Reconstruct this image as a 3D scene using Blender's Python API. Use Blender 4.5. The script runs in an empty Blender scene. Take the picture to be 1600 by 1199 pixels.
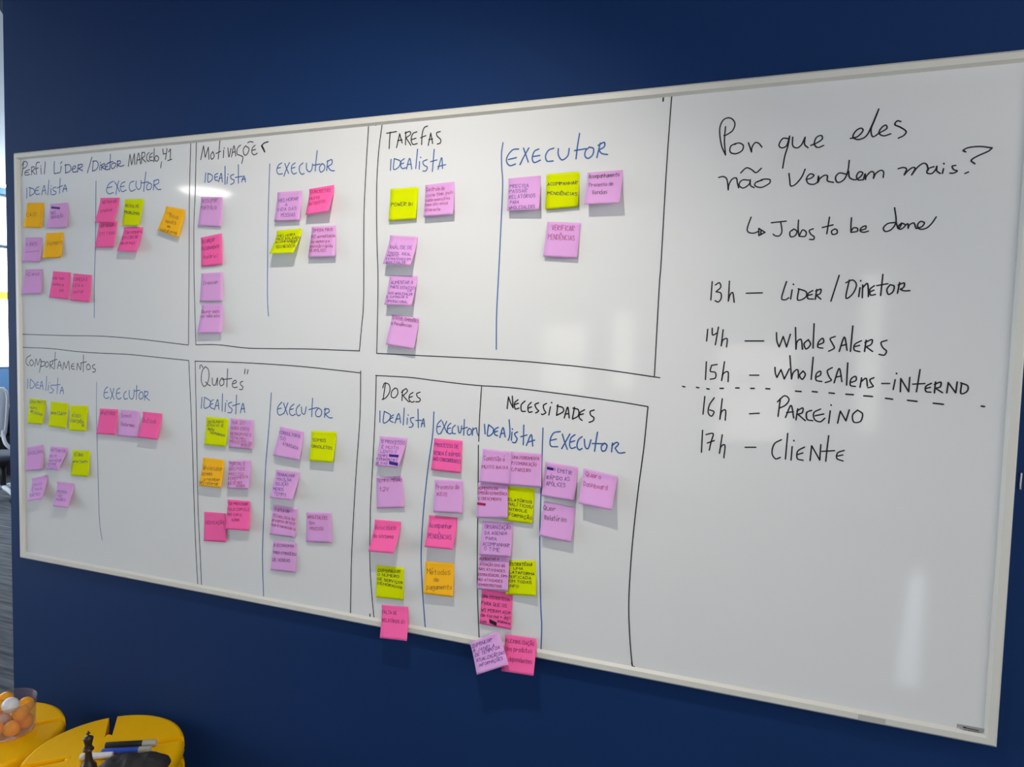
import bpy, bmesh, math, random
from mathutils import Vector, Matrix, noise

random.seed(7)
SC = bpy.context.scene
COL = SC.collection
rad = math.radians

# ------------------------------------------------------------------ camera
# (calibrated from the whiteboard's four corners: 2.496 m x 1.2 m)
F_PX = 1078.415
CAM_R = ((0.93618887, 0.35046580, 0.02690955),
         (0.04600160, -0.04626404, -0.99786948),
         (-0.34847418, 0.93543218, -0.05943387))      # world -> camera (x right, y down, z forward)
Z0 = 0.83                                             # height of the board's lower edge
CAM = Vector((2.09167669, -1.40132980 - 0.022, 0.68826864 + Z0))
cam_data = bpy.data.cameras.new('camera')
cam = bpy.data.objects.new('camera', cam_data)
COL.objects.link(cam)
rx, ry, rz = (Vector(r) for r in CAM_R)
cam.matrix_world = Matrix(((rx.x, -ry.x, -rz.x, CAM.x), (rx.y, -ry.y, -rz.y, CAM.y), (rx.z, -ry.z, -rz.z, CAM.z), (0, 0, 0, 1)))
cam_data.sensor_fit = 'HORIZONTAL'
cam_data.sensor_width = 36.0
cam_data.lens = F_PX / 1600.0 * 36.0
cam_data.clip_start = 0.02
SC.camera = cam

# ------------------------------------------------------------------ world, exposure
SC.view_settings.view_transform = 'Standard'
SC.view_settings.look = 'None'
SC.view_settings.gamma = 1.0
SC.view_settings.use_curve_mapping = False
SC.view_settings.exposure = 0.46
world = bpy.data.worlds.new('world')
SC.world = world
world.use_nodes = True
world.node_tree.nodes['Background'].inputs['Color'].default_value = (0.75, 0.85, 1.0, 1)
world.node_tree.nodes['Background'].inputs['Strength'].default_value = 0.6

WINDOW_SIDE = 7.0      # radiance of the overcast daylight in the side windows
WINDOW_BACK = 1.9
FILL_RIGHT = 10.0  # radiance of the added fill pane on the right wall
SPOT_W = 35.0
PANEL_LAMP = 12.0

# added spot imitates low sunlight, lighting a floor strip through an added slit
sun_dir = Vector((-0.2, 1.0, -0.62)).normalized()
sun_spot_data = bpy.data.lights.new('sun_streak_spot', 'SPOT'); sun_spot_data.energy = 300000.0; sun_spot_data.color = (0.95, 0.97, 1.0)
sun_spot_data.spot_size = math.radians(6.5); sun_spot_data.spot_blend = 0.05; sun_spot_data.shadow_soft_size = 0.05
sun_spot = bpy.data.objects.new('sun_streak_spot', sun_spot_data); COL.objects.link(sun_spot)
sun_spot.location = Vector((3.54, -6.06, 1.8)) - sun_dir * 12.0
sun_spot.rotation_euler = sun_dir.to_track_quat('-Z', 'Y').to_euler()

# ------------------------------------------------------------------ helpers
def ray(px, py):
    c = Vector(((px - 800) / F_PX, (py - 599.5) / F_PX, 1.0))
    return rx * c.x + ry * c.y + rz * c.z

def on_y(px, py, y):
    d = ray(px, py); return CAM + d * ((y - CAM.y) / d.y)
def on_z(px, py, z):
    d = ray(px, py); return CAM + d * ((z - CAM.z) / d.z)
def on_x(px, py, x):
    d = ray(px, py); return CAM + d * ((x - CAM.x) / d.x)

def link(o, parent=None):
    COL.objects.link(o)
    if parent is not None:
        o.parent = parent
    return o

def empty(name, loc=(0, 0, 0), rotz=0.0):
    o = bpy.data.objects.new(name, None)
    o.empty_display_size = 0.05
    o.location = loc; o.rotation_euler = (0, 0, rotz)
    return link(o)

def tag(o, label=None, category=None, group=None, kind=None):
    if label: o['label'] = label
    if category: o['category'] = category
    if group: o['group'] = group
    if kind: o['kind'] = kind
    return o

def obj(name, bm, mat, parent=None, smooth=False, bevel=0.0, seg=3):
    me = bpy.data.meshes.new(name)
    bm.normal_update()
    bm.to_mesh(me); bm.free()
    if smooth:
        for p in me.polygons: p.use_smooth = True
    if mat: me.materials.append(mat)
    o = bpy.data.objects.new(name, me)
    link(o, parent)
    if bevel > 0:
        b = o.modifiers.new('bevel', 'BEVEL'); b.width = bevel; b.segments = seg; b.limit_method = 'ANGLE'; b.angle_limit = rad(35)
        for p in me.polygons: p.use_smooth = True
    return o

def add_box(bm, lo, hi, mtx=None):
    vs = []
    for x in (lo[0], hi[0]):
        for y in (lo[1], hi[1]):
            for z in (lo[2], hi[2]):
                p = Vector((x, y, z))
                vs.append(bm.verts.new(mtx @ p if mtx else p))
    for f in ((0, 1, 3, 2), (4, 6, 7, 5), (0, 4, 5, 1), (2, 3, 7, 6), (0, 2, 6, 4), (1, 5, 7, 3)):
        bm.faces.new([vs[i] for i in f])
    return bm

def box(lo, hi, mtx=None):
    return add_box(bmesh.new(), lo, hi, mtx)

def add_lathe(bm, prof, n=32, c=(0, 0, 0), mtx=None, close=True):
    rings = []
    for r, z in prof:
        ring = []
        for k in range(n):
            a = 2 * math.pi * k / n
            p = Vector((c[0] + r * math.cos(a), c[1] + r * math.sin(a), c[2] + z))
            ring.append(bm.verts.new(mtx @ p if mtx else p))
        rings.append(ring)
    for a, b in zip(rings, rings[1:]):
        for k in range(n):
            bm.faces.new((a[k], a[(k + 1) % n], b[(k + 1) % n], b[k]))
    if close:
        bm.faces.new(list(reversed(rings[0]))); bm.faces.new(rings[-1])
    return bm

def add_tube(bm, pts, r, n=10, r_end=None):
    pts = [Vector(p) for p in pts]
    rings = []
    up = Vector((0.13, 0.21, 0.97))
    for i, p in enumerate(pts):
        t = (pts[min(i + 1, len(pts) - 1)] - pts[max(i - 1, 0)]).normalized()
        a = t.cross(up)
        if a.length < 1e-3: a = t.cross(Vector((1, 0, 0)))
        a.normalize(); b = t.cross(a)
        rr = r if r_end is None else r + (r_end - r) * i / (len(pts) - 1)
        rings.append([bm.verts.new(p + a * rr * math.cos(2 * math.pi * k / n) + b * rr * math.sin(2 * math.pi * k / n)) for k in range(n)])
    for a, b in zip(rings, rings[1:]):
        for k in range(n):
            bm.faces.new((a[k], a[(k + 1) % n], b[(k + 1) % n], b[k]))
    bm.faces.new(list(reversed(rings[0]))); bm.faces.new(rings[-1])
    return bm

def smooth_path(pts, sub=7):
    """Catmull-Rom through the points; a repeated point is a sharp corner."""
    runs, cur = [], [pts[0]]
    for p in pts[1:]:
        if p == cur[-1]:
            runs.append(cur); cur = [p]
        else:
            cur.append(p)
    runs.append(cur)
    out = []
    for run in runs:
        if len(run) < 2:
            continue
        if len(run) == 2:
            seg = [run[0], run[1]]
        else:
            seg = []
            q = [tuple(2 * a - b for a, b in zip(run[0], run[1]))] + list(run) + [tuple(2 * a - b for a, b in zip(run[-1], run[-2]))]
            for i in range(1, len(q) - 2):
                p0, p1, p2, p3 = q[i - 1:i + 3]
                for k in range(sub):
                    t = k / sub
                    seg.append(tuple(0.5 * (2 * b + (c - a) * t + (2 * a - 5 * b + 4 * c - d) * t * t + (3 * b - a - 3 * c + d) * t ** 3)
                                     for a, b, c, d in zip(p0, p1, p2, p3)))
            seg.append(run[-1])
        out += seg if not out else seg[1:] if seg[0] == out[-1] else seg
    return out

def add_ribbon(bm, pts, normals, w):
    """Flat ink line through 3-D points, with round joints."""
    n = len(pts)
    for i in range(n - 1):
        t = pts[i + 1] - pts[i]
        if t.length < 1e-7: continue
        s = normals[i].cross(t).normalized() * (w / 2)
        s2 = normals[i + 1].cross(t).normalized() * (w / 2)
        vs = [bm.verts.new(p) for p in (pts[i] + s, pts[i] - s, pts[i + 1] - s2, pts[i + 1] + s2)]
        bm.faces.new(list(reversed(vs)))
    for i in range(n):
        if 0 < i < n - 1:
            a, b = pts[i] - pts[i - 1], pts[i + 1] - pts[i]
            if a.length < 1e-7 or b.length < 1e-7 or a.angle(b) < 0.25: continue
        nn = normals[i]
        a = nn.orthogonal().normalized(); b = nn.cross(a)
        m = 8
        c = pts[i] + nn * 2e-5
        bm.faces.new([bm.verts.new(c + (a * math.cos(2 * math.pi * k / m) + b * math.sin(2 * math.pi * k / m)) * (w / 2)) for k in range(m)])

# ------------------------------------------------------------------ materials
def srgb(r, g, b):
    f = lambda c: (c / 255 / 12.92) if c / 255 <= 0.04045 else ((c / 255 + 0.055) / 1.055) ** 2.4
    return (f(r), f(g), f(b), 1.0)

def mat(name, col, rough=0.5, spec=0.5, metal=0.0, trans=0.0, noise_scale=None, noise_amt=0.0, bump=None, emit=None, coat=0.0):
    m = bpy.data.materials.new(name); m.use_nodes = True
    nt = m.node_tree; bs = nt.nodes['Principled BSDF']
    bs.inputs['Base Color'].default_value = col
    bs.inputs['Roughness'].default_value = rough
    bs.inputs['Specular IOR Level'].default_value = spec
    bs.inputs['Metallic'].default_value = metal
    bs.inputs['Transmission Weight'].default_value = trans
    bs.inputs['Coat Weight'].default_value = coat
    tc = nt.nodes.new('ShaderNodeTexCoord')
    if noise_scale:
        nz = nt.nodes.new('ShaderNodeTexNoise'); nz.inputs['Scale'].default_value = noise_scale; nz.inputs['Detail'].default_value = 4
        nt.links.new(tc.outputs['Object'], nz.inputs['Vector'])
        mx = nt.nodes.new('ShaderNodeMix'); mx.data_type = 'RGBA'
        mx.inputs['A'].default_value = tuple(c * (1 - noise_amt) for c in col[:3]) + (1,)
        mx.inputs['B'].default_value = tuple(min(1, c * (1 + noise_amt)) for c in col[:3]) + (1,)
        nt.links.new(nz.outputs['Fac'], mx.inputs['Factor'])
        nt.links.new(mx.outputs['Result'], bs.inputs['Base Color'])
    if bump:
        nb = nt.nodes.new('ShaderNodeTexNoise'); nb.inputs['Scale'].default_value = bump[0]; nb.inputs['Detail'].default_value = 3
        nt.links.new(tc.outputs['Object'], nb.inputs['Vector'])
        bp = nt.nodes.new('ShaderNodeBump'); bp.inputs['Strength'].default_value = bump[1]; bp.inputs['Distance'].default_value = bump[2]
        nt.links.new(nb.outputs['Fac'], bp.inputs['Height'])
        nt.links.new(bp.outputs['Normal'], bs.inputs['Normal'])
    if emit:
        bs.inputs['Emission Color'].default_value = emit[0]
        bs.inputs['Emission Strength'].default_value = emit[1]
    return m

M = {}
M['navy'] = mat('navy_paint', (0.0080, 0.0325, 0.118, 1), 0.6, 0.12, noise_scale=3.0, noise_amt=0.06, bump=(900, 0.25, 0.0006))
M['navy_ceiling'] = mat('navy_ceiling_paint', (0.0080, 0.0325, 0.118, 1), 0.7, 0.12)
M['board'] = mat('white_enamel', (0.785, 0.775, 0.750, 1), 0.06, 0.5, noise_scale=1.6, noise_amt=0.012)
M['frame'] = mat('cream_frame_paint', (0.73, 0.70, 0.62, 1), 0.4, 0.4, noise_scale=6, noise_amt=0.02)
M['black_ink'] = mat('black_marker_ink', (0.016, 0.016, 0.018, 1), 0.45, 0.3)
M['grey_ink'] = mat('faded_black_marker_ink', (0.055, 0.055, 0.062, 1), 0.5, 0.3)
M['blue_ink'] = mat('blue_marker_ink', (0.035, 0.130, 0.370, 1), 0.45, 0.3)
M['navy_ink'] = mat('dark_blue_marker_ink', (0.022, 0.05, 0.21, 1), 0.45, 0.3)
M['pen_blue'] = mat('blue_pen_ink', (0.020, 0.012, 0.200, 1), 0.5, 0.3)
M['pen_red'] = mat('red_pen_ink', (0.36, 0.010, 0.065, 1), 0.5, 0.3)
M['pen_black'] = mat('black_pen_ink', (0.02, 0.017, 0.02, 1), 0.5, 0.3)
M['pen_plum'] = mat('plum_pen_ink', (0.16, 0.008, 0.075, 1), 0.5, 0.3)
PAPER = {
    'pink': mat('pink_note_paper', (1.0, 0.140, 0.40, 1), 0.9, 0.06, noise_scale=30, noise_amt=0.015),
    'purple': mat('purple_note_paper', (0.74, 0.375, 0.71, 1), 0.9, 0.06, noise_scale=30, noise_amt=0.015),
    'lime': mat('lime_note_paper', (0.68, 0.755, 0.001, 1), 0.9, 0.05, noise_scale=30, noise_amt=0.015),
    'orange': mat('orange_note_paper', (1.0, 0.50, 0.020, 1), 0.9, 0.05, noise_scale=30, noise_amt=0.015),
}
M['white_paint'] = mat('white_wall_paint', (0.62, 0.66, 0.70, 1), 0.7, 0.3, noise_scale=2, noise_amt=0.03)
M['blue_grey'] = mat('blue_grey_paint', (0.13, 0.27, 0.47, 1), 0.7, 0.3, noise_scale=2, noise_amt=0.05)
M['ceiling'] = mat('pale_ceiling_board', (0.55, 0.60, 0.66, 1), 0.8, 0.2, noise_scale=2, noise_amt=0.03)
M['yellow'] = mat('yellow_plastic', (1.0, 0.53, 0.0005, 1), 0.5, 0.15, bump=(420, 0.12, 0.0008))
M['black'] = mat('black_plastic', (0.018, 0.017, 0.018, 1), 0.4, 0.4)
M['chess'] = mat('dark_brown_wood', (0.030, 0.020, 0.014, 1), 0.4, 0.4, noise_scale=60, noise_amt=0.25)
M['blue_plastic'] = mat('blue_plastic', (0.02, 0.075, 0.48, 1), 0.4, 0.4)
M['white_plastic'] = mat('white_plastic', (0.75, 0.75, 0.77, 1), 0.4, 0.4)
M['grey_plastic'] = mat('grey_cap_plastic', (0.42, 0.41, 0.36, 1), 0.45, 0.4)
M['pouch'] = mat('dark_grey_leather', (0.028, 0.025, 0.024, 1), 0.5, 0.4, noise_scale=18, noise_amt=0.4, bump=(60, 0.5, 0.004))
M['ball_orange'] = mat('orange_celluloid', (1.0, 0.42, 0.006, 1), 0.45, 0.4)
M['ball_white'] = mat('white_celluloid', (0.70, 0.70, 0.72, 1), 0.45, 0.4)
M['chair_grey'] = mat('pale_grey_plastic', (0.74, 0.75, 0.80, 1), 0.5, 0.4)
M['chair_mesh'] = mat('grey_mesh_fabric', (0.62, 0.66, 0.76, 1), 0.8, 0.2, noise_scale=200, noise_amt=0.25)
M['dark_fabric'] = mat('dark_fabric', (0.03, 0.035, 0.05, 1), 0.85, 0.2, noise_scale=80, noise_amt=0.2)
M['desk'] = mat('pale_desk_laminate', (0.65, 0.68, 0.70, 1), 0.4, 0.4)
M['metal'] = mat('brushed_metal', (0.40, 0.40, 0.38, 1), 0.45, 0.5, metal=0.2, noise_scale=90, noise_amt=0.1)
M['mullion'] = mat('grey_window_metal', (0.16, 0.22, 0.28, 1), 0.5, 0.4)
M['lamp_white'] = mat('lamp_housing_white', (0.7, 0.7, 0.7, 1), 0.5, 0.4)
M['tape'] = mat('grey_tape', (0.52, 0.50, 0.45, 1), 0.5, 0.4)
M['glow'] = mat('panel_lamp_diffuser', (0.9, 0.9, 0.9, 1), 0.5, 0.3, emit=((1.0, 0.97, 0.92, 1), PANEL_LAMP))
M['glow_spot'] = mat('spot_lamp_lens', (0.9, 0.9, 0.9, 1), 0.5, 0.3, emit=((1.0, 0.95, 0.86, 1), 20.0))
M['yellow_film'] = mat('yellow_window_film', (0.6, 0.45, 0.03, 1), 0.5, 0.3, emit=((0.80, 0.66, 0.16, 1), 0.72))  # emission stands in for daylight coming through the film

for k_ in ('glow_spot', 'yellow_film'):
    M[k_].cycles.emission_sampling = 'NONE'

def daylight(name, col, strength):
    m = bpy.data.materials.new(name); m.use_nodes = True
    nt = m.node_tree; bs = nt.nodes['Principled BSDF']
    bs.inputs['Base Color'].default_value = (0.02, 0.02, 0.02, 1); bs.inputs['Roughness'].default_value = 0.3
    tc = nt.nodes.new('ShaderNodeTexCoord'); nz = nt.nodes.new('ShaderNodeTexNoise')
    nz.inputs['Scale'].default_value = 1.3; nz.inputs['Detail'].default_value = 2
    nt.links.new(tc.outputs['Object'], nz.inputs['Vector'])
    mr = nt.nodes.new('ShaderNodeMapRange')
    mr.inputs['From Min'].default_value = 0.3; mr.inputs['From Max'].default_value = 0.7
    mr.inputs['To Min'].default_value = strength * 0.7; mr.inputs['To Max'].default_value = strength * 1.3
    nt.links.new(nz.outputs['Fac'], mr.inputs['Value'])
    nt.links.new(mr.outputs['Result'], bs.inputs['Emission Strength'])
    bs.inputs['Emission Color'].default_value = col
    return m
M['day_side'] = daylight('daylight_pane', (0.80, 0.90, 1.0, 1), WINDOW_SIDE)
M['fill_right'] = daylight('fill_pane_right', (1.0, 0.97, 0.93, 1), FILL_RIGHT)  # glow of the added right-hand fill pane
M['day_back'] = daylight('daylight_pane_back', (1.0, 0.97, 0.93, 1), WINDOW_BACK)

def carpet_material():
    m = mat('grey_carpet', (0.16, 0.17, 0.19, 1), 0.95, 0.1)
    nt = m.node_tree; bs = nt.nodes['Principled BSDF']
    tc = nt.nodes.new('ShaderNodeTexCoord'); mp = nt.nodes.new('ShaderNodeMapping')
    mp.inputs['Scale'].default_value = (2.0, 26.0, 1.0); mp.inputs['Rotation'].default_value = (0, 0, rad(20))
    nz = nt.nodes.new('ShaderNodeTexNoise'); nz.inputs['Scale'].default_value = 1.6; nz.inputs['Detail'].default_value = 6; nz.inputs['Roughness'].default_value = 0.65
    cr = nt.nodes.new('ShaderNodeValToRGB')
    cr.color_ramp.elements[0].position = 0.36; cr.color_ramp.elements[0].color = (0.048, 0.055, 0.064, 1)
    cr.color_ramp.elements[1].position = 0.66; cr.color_ramp.elements[1].color = (0.155, 0.162, 0.172, 1)
    nt.links.new(tc.outputs['Object'], mp.inputs['Vector']); nt.links.new(mp.outputs['Vector'], nz.inputs['Vector'])
    nt.links.new(nz.outputs['Fac'], cr.inputs['Fac']); nt.links.new(cr.outputs['Color'], bs.inputs['Base Color'])
    return m
M['carpet'] = carpet_material()

def clear_plastic():
    m = bpy.data.materials.new('hazy_clear_plastic'); m.use_nodes = True
    nt = m.node_tree; bs = nt.nodes['Principled BSDF']; out = nt.nodes['Material Output']
    bs.inputs['Base Color'].default_value = (0.62, 0.50, 0.52, 1); bs.inputs['Roughness'].default_value = 0.12
    tr = nt.nodes.new('ShaderNodeBsdfTransparent'); tr.inputs['Color'].default_value = (0.97, 0.94, 0.93, 1)
    lw = nt.nodes.new('ShaderNodeLayerWeight'); lw.inputs['Blend'].default_value = 0.22
    mr = nt.nodes.new('ShaderNodeMapRange'); mr.inputs['To Min'].default_value = 0.045; mr.inputs['To Max'].default_value = 0.42
    nt.links.new(lw.outputs['Facing'], mr.inputs['Value'])
    mx = nt.nodes.new('ShaderNodeMixShader')
    nt.links.new(mr.outputs['Result'], mx.inputs['Fac']); nt.links.new(tr.outputs['BSDF'], mx.inputs[1]); nt.links.new(bs.outputs['BSDF'], mx.inputs[2])
    nt.links.new(mx.outputs['Shader'], out.inputs['Surface'])
    return m
M['clear'] = clear_plastic()

def window_glass():
    m = bpy.data.materials.new('clear_window_glass'); m.use_nodes = True
    nt = m.node_tree; bs = nt.nodes['Principled BSDF']; out = nt.nodes['Material Output']
    bs.inputs['Base Color'].default_value = (0.1, 0.1, 0.1, 1); bs.inputs['Roughness'].default_value = 0.05
    tr = nt.nodes.new('ShaderNodeBsdfTransparent'); tr.inputs['Color'].default_value = (0.95, 0.97, 0.97, 1)
    mx = nt.nodes.new('ShaderNodeMixShader'); mx.inputs['Fac'].default_value = 0.06
    nt.links.new(tr.outputs['BSDF'], mx.inputs[1]); nt.links.new(bs.outputs['BSDF'], mx.inputs[2])
    nt.links.new(mx.outputs['Shader'], out.inputs['Surface'])
    return m
M['window_glass'] = window_glass()

# ------------------------------------------------------------------ structure
X0, X1, Y0, Y1 = -6.0, 4.5, -6.0, 6.0
ZC = Z0 + 2.25                # office ceiling
ZN = Z0 + 1.668               # lower navy ceiling over the board's bay
def structure(name, bm, m, parent=None, **k):
    o = obj(name, bm, m, parent, **k)
    if parent is None: o['kind'] = 'structure'
    return o

structure('floor', box((X0, Y0, -0.1), (X1, Y1, 0)), M['carpet'])
structure('ceiling', box((X0, Y0, ZC), (X1, Y1, ZC + 0.1)), M['ceiling'])
structure('wall_front', box((-0.066, 0, 0), (X1, 0.09, ZN)), M['navy'])
structure('wall_far', box((X0, Y1, 0), (X1, Y1 + 0.1, ZC)), M['white_paint'])

bm = bmesh.new()              # navy bay ceiling, its free edge cut on the skew
poly = [(-0.34, 0.228), (-0.085, -0.027), (-0.085, -1.8), (X1, -1.8), (X1, 0.228)]
lo = [bm.verts.new((x, y, ZN)) for x, y in poly]; hi = [bm.verts.new((x, y, ZN + 0.12)) for x, y in poly]
bm.faces.new(list(reversed(lo))); bm.faces.new(hi)
for k in range(len(poly)):
    j = (k + 1) % len(poly); bm.faces.new((lo[k], lo[j], hi[j], hi[k]))
bmesh.ops.recalc_face_normals(bm, faces=bm.faces)
structure('ceiling_bay', bm, M['navy_ceiling'])

def wall_with_openings(name, axis, pos, a0, a1, holes, m, thick=0.12, outward=-1):
    """Wall across X (axis 'y' fixed) or across Y (axis 'x' fixed) with rectangular holes [(b0, b1, z0, z1)]."""
    bm = bmesh.new()
    lo, hi = (pos + outward * thick, pos) if outward < 0 else (pos, pos + thick)
    def piece(b0, b1, z0, z1):
        if b1 - b0 < 1e-4 or z1 - z0 < 1e-4: return
        if axis == 'x': add_box(bm, (lo, b0, z0), (hi, b1, z1))
        else: add_box(bm, (b0, lo, z0), (b1, hi, z1))
    cur = a0
    for b0, b1, z0, z1 in sorted(holes):
        piece(cur, b0, 0, ZC); piece(b0, b1, 0, z0); piece(b0, b1, z1, ZC); cur = b1
    piece(cur, a1, 0, ZC)
    return structure(name, bm, m)

def window(name, axis, pos, b0, b1, z0, z1, bars_b, bars_z, pane_mat, film=None):
    """Frame bars and one lit pane set in the wall's opening."""
    r = empty(name, (0, 0, 0)); r['kind'] = 'structure'
    bm = bmesh.new()
    def bar(c0, c1, y0, y1, d0=-0.07, d1=-0.03):
        if axis == 'x': add_box(bm, (pos + d0, c0, y0), (pos + d1, c1, y1))
        else: add_box(bm, (c0, pos + d0, y0), (c1, pos + d1, y1))
    w = 0.03
    bar(b0, b0 + w, z0, z1); bar(b1 - w, b1, z0, z1); bar(b0 + w, b1 - w, z0, z0 + w); bar(b0 + w, b1 - w, z1 - w, z1)
    for b in bars_b: bar(b - 0.02, b + 0.02, z0 + w, z1 - w)
    for z in bars_z: bar(b0 + w, b1 - w, z - 0.018, z + 0.018, -0.065, -0.035)
    obj('window_frame', bm, M['mullion'], r)
    if axis == 'x': pb = box((pos - 0.056, b0 + 0.01, z0 + 0.01), (pos - 0.050, b1 - 0.01, z1 - 0.01))
    else: pb = box((b0 + 0.01, pos - 0.056, z0 + 0.01), (b1 - 0.01, pos - 0.050, z1 - 0.01))
    obj('window_pane', pb, pane_mat, r)
    if film:
        fb = box((pos - 0.049, b0 + w, film[0]), (pos - 0.047, b1 - w, film[1]))
        tag(obj('window_film', fb, M['yellow_film'], r), 'yellow film band')
    return r

W1 = (1.2, 5.6, Z0 + 0.23, Z0 + 2.19)
W2 = (-3.95, -0.2, 0.12, Z0 + 1.8)
wall_with_openings('wall_left', 'x', X0, Y0, Y1, [W1, W2], M['blue_grey'])
window('window_1', 'x', X0, *W1, [2.6], [Z0 + 1.61], M['day_side'], film=(Z0 + 1.02, Z0 + 1.105))
window('window_2', 'x', X0, *W2, [-2.7, -1.45], [Z0 + 0.9], M['day_side'])
W7 = (-3.4, -0.6, 1.8, 2.42)
wall_with_openings('wall_right', 'x', X1, Y0, Y1, [W7], M['white_paint'], 0.12, 1)
W3 = (-0.35, 0.2, 0.95, 1.75); W4 = (0.45, 0.75, 1.0, 1.9); W5 = (1.55, 2.35, 0.55, 1.6); W6 = (2.85, 3.12, 0.7, 2.3); W8 = (3.46, 3.60, 1.32, 2.3)
wall_with_openings('wall_back', 'y', Y0, X0, X1, [W3, W4, W5, W6, W8], M['white_paint'])
window('window_3', 'y', Y0, *W3, [], [1.35], M['day_back'])
window('window_4', 'y', Y0, *W4, [], [], M['day_back'])
window('window_5', 'y', Y0, *W5, [], [1.2], M['day_back'])
window('fill_window', 'x', X1 + 0.12, *W7, [-2.1], [], M['fill_right'])  # unseen glowing pane, added to brighten the board's upper right
window('beam_slit_window', 'y', Y0, *W8, [], [], M['window_glass'])  # unseen slit, added to shape the beam mirrored in the board
window('window_6', 'y', Y0, *W6, [], [], M['day_back'])

# ------------------------------------------------------------------ lamps
def spotlight(loc, watts, label):
    r = tag(empty('ceiling_spotlight', loc), label, 'lamp')
    bm = bmesh.new(); add_lathe(bm, [(0.052, 0.0), (0.052, -0.008), (0.040, -0.010), (0.036, -0.004), (0.036, 0.0)], 32)
    obj('trim_ring', bm, M['lamp_white'], r, smooth=True)
    bm = bmesh.new(); add_lathe(bm, [(0.034, -0.001), (0.034, -0.004)], 24)
    obj('lens', bm, M['glow_spot'], r)
    ld = bpy.data.lights.new('spot_light', 'SPOT'); ld.energy = watts; ld.color = (1.0, 0.955, 0.88)
    ld.spot_size = rad(136); ld.spot_blend = 0.9; ld.shadow_soft_size = 0.014
    lo_ = bpy.data.objects.new('spot_light', ld); link(lo_, r); lo_.location = (0, 0, -0.03)
    lo_.rotation_euler = Vector((-0.35, 0.20, -1.0)).to_track_quat('-Z', 'Y').to_euler()   # tilted towards the board's lower left
    return r
spotlight((1.58, -0.82, ZN), SPOT_W, 'white recessed spotlight in the navy ceiling above the whiteboard')

def round_lamp(loc, r_, label):
    r = tag(empty('round_ceiling_lamp', loc), label, 'lamp', 'round ceiling lamps')
    bm = bmesh.new(); add_lathe(bm, [(r_, 0.0), (r_, -0.05), (r_ - 0.012, -0.055), (r_ - 0.015, -0.04)], 48)
    obj('lamp_housing', bm, M['lamp_white'], r, smooth=False)
    bm = bmesh.new(); add_lathe(bm, [(r_ - 0.016, -0.045), (r_ - 0.016, -0.054)], 48)
    obj('lamp_diffuser', bm, M['glow'], r)
    return r
round_lamp((-3.60, -4.42, ZC), 0.27, 'round ceiling lamp whose reflection glints on the whiteboard')
round_lamp((-2.2, 2.6, ZC), 0.27, 'unseen round ceiling lamp added to brighten the office behind the navy wall')  # added out of view to raise the ambient light
round_lamp((-3.6, 0.2, ZC), 0.27, 'unseen round ceiling lamp added for ambient light between the two side windows')  # also an added, unseen source of ambient light

a, b = on_z(0, 287.5, ZC - 0.012), on_z(14, 292.5, ZC - 0.012)
d = (b - a).normalized()
bm = bmesh.new(); add_tube(bm, [a - d * 0.6, b + d * 1.2], 0.012, 8)
tag(obj('linear_ceiling_lamp', bm, M['glow']), 'thin bright linear lamp along the pale office ceiling', 'lamp')

# ------------------------------------------------------------------ whiteboard
BW, BH, FW = 2.496, 1.20, 0.020
YP, YF = -0.0155, -0.022        # writing surface, front of the frame
board = tag(empty('whiteboard', (0, 0, Z0)), 'large white-framed whiteboard covered in marker writing and sticky notes on the navy wall', 'whiteboard')
BINV = Matrix.Translation((0, 0, -Z0))
bm = box((FW * 0.5, YP, FW * 0.5), (BW - FW * 0.5, -0.002, BH - FW * 0.5))
obj('writing_surface', bm, M['board'], board)
bm = bmesh.new()
prof = [(0.0, 0.0), (0.0, YF + 0.004), (0.004, YF), (FW - 0.005, YF), (FW - 0.001, YF + 0.005), (FW, YP - 0.0005), (FW, 0.0)]
ring = []
for d_, y in prof:
    ring.append([bm.verts.new(p) for p in ((d_, y, d_), (BW - d_, y, d_), (BW - d_, y, BH - d_), (d_, y, BH - d_))])
for a, b in zip(ring, ring[1:]):
    for k in range(4):
        bm.faces.new((a[k], a[(k + 1) % 4], b[(k + 1) % 4], b[k]))
bmesh.ops.recalc_face_normals(bm, faces=bm.faces)
obj('frame', bm, M['frame'], board)

YI = YP - 0.00035
NRM = Vector((0, -1, 0))
def board_ink(name, label, ink, strokes, w=0.0026):
    """strokes: pixel polylines on the photograph -> ink lines on the board surface"""
    bm = bmesh.new()
    for st in strokes:
        pts = [BINV @ on_y(x, y, YI) for x, y in smooth_path(st)]
        if len(pts) == 1 or len(pts) == 0: continue
        add_ribbon(bm, pts, [NRM] * len(pts), w)
    o = obj(name, bm, ink, board)
    tag(o, label)
    return o

def T(ox, oy, s, text):
    """'x,y x,y; x,y x,y' in a magnified crop -> strokes in photograph pixels. A lone point is a dot."""
    out = []
    for part in text.replace('\n', ' ').split(';'):
        p = [tuple(float(v) for v in q.split(',')) for q in part.split()]
        if not p: continue
        p = [(ox + x / s, oy + y / s) for x, y in p]
        if len(p) == 1: p = [p[0], (p[0][0] + 0.5, p[0][1] + 0.9)]
        out.append(p)
    return out

K, G, B, N = M['black_ink'], M['grey_ink'], M['blue_ink'], M['navy_ink']
def word(text, ink, region, strokes, w=0.0026):
    board_ink('handwritten_word', text, ink, T(*region, strokes), w)

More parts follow.
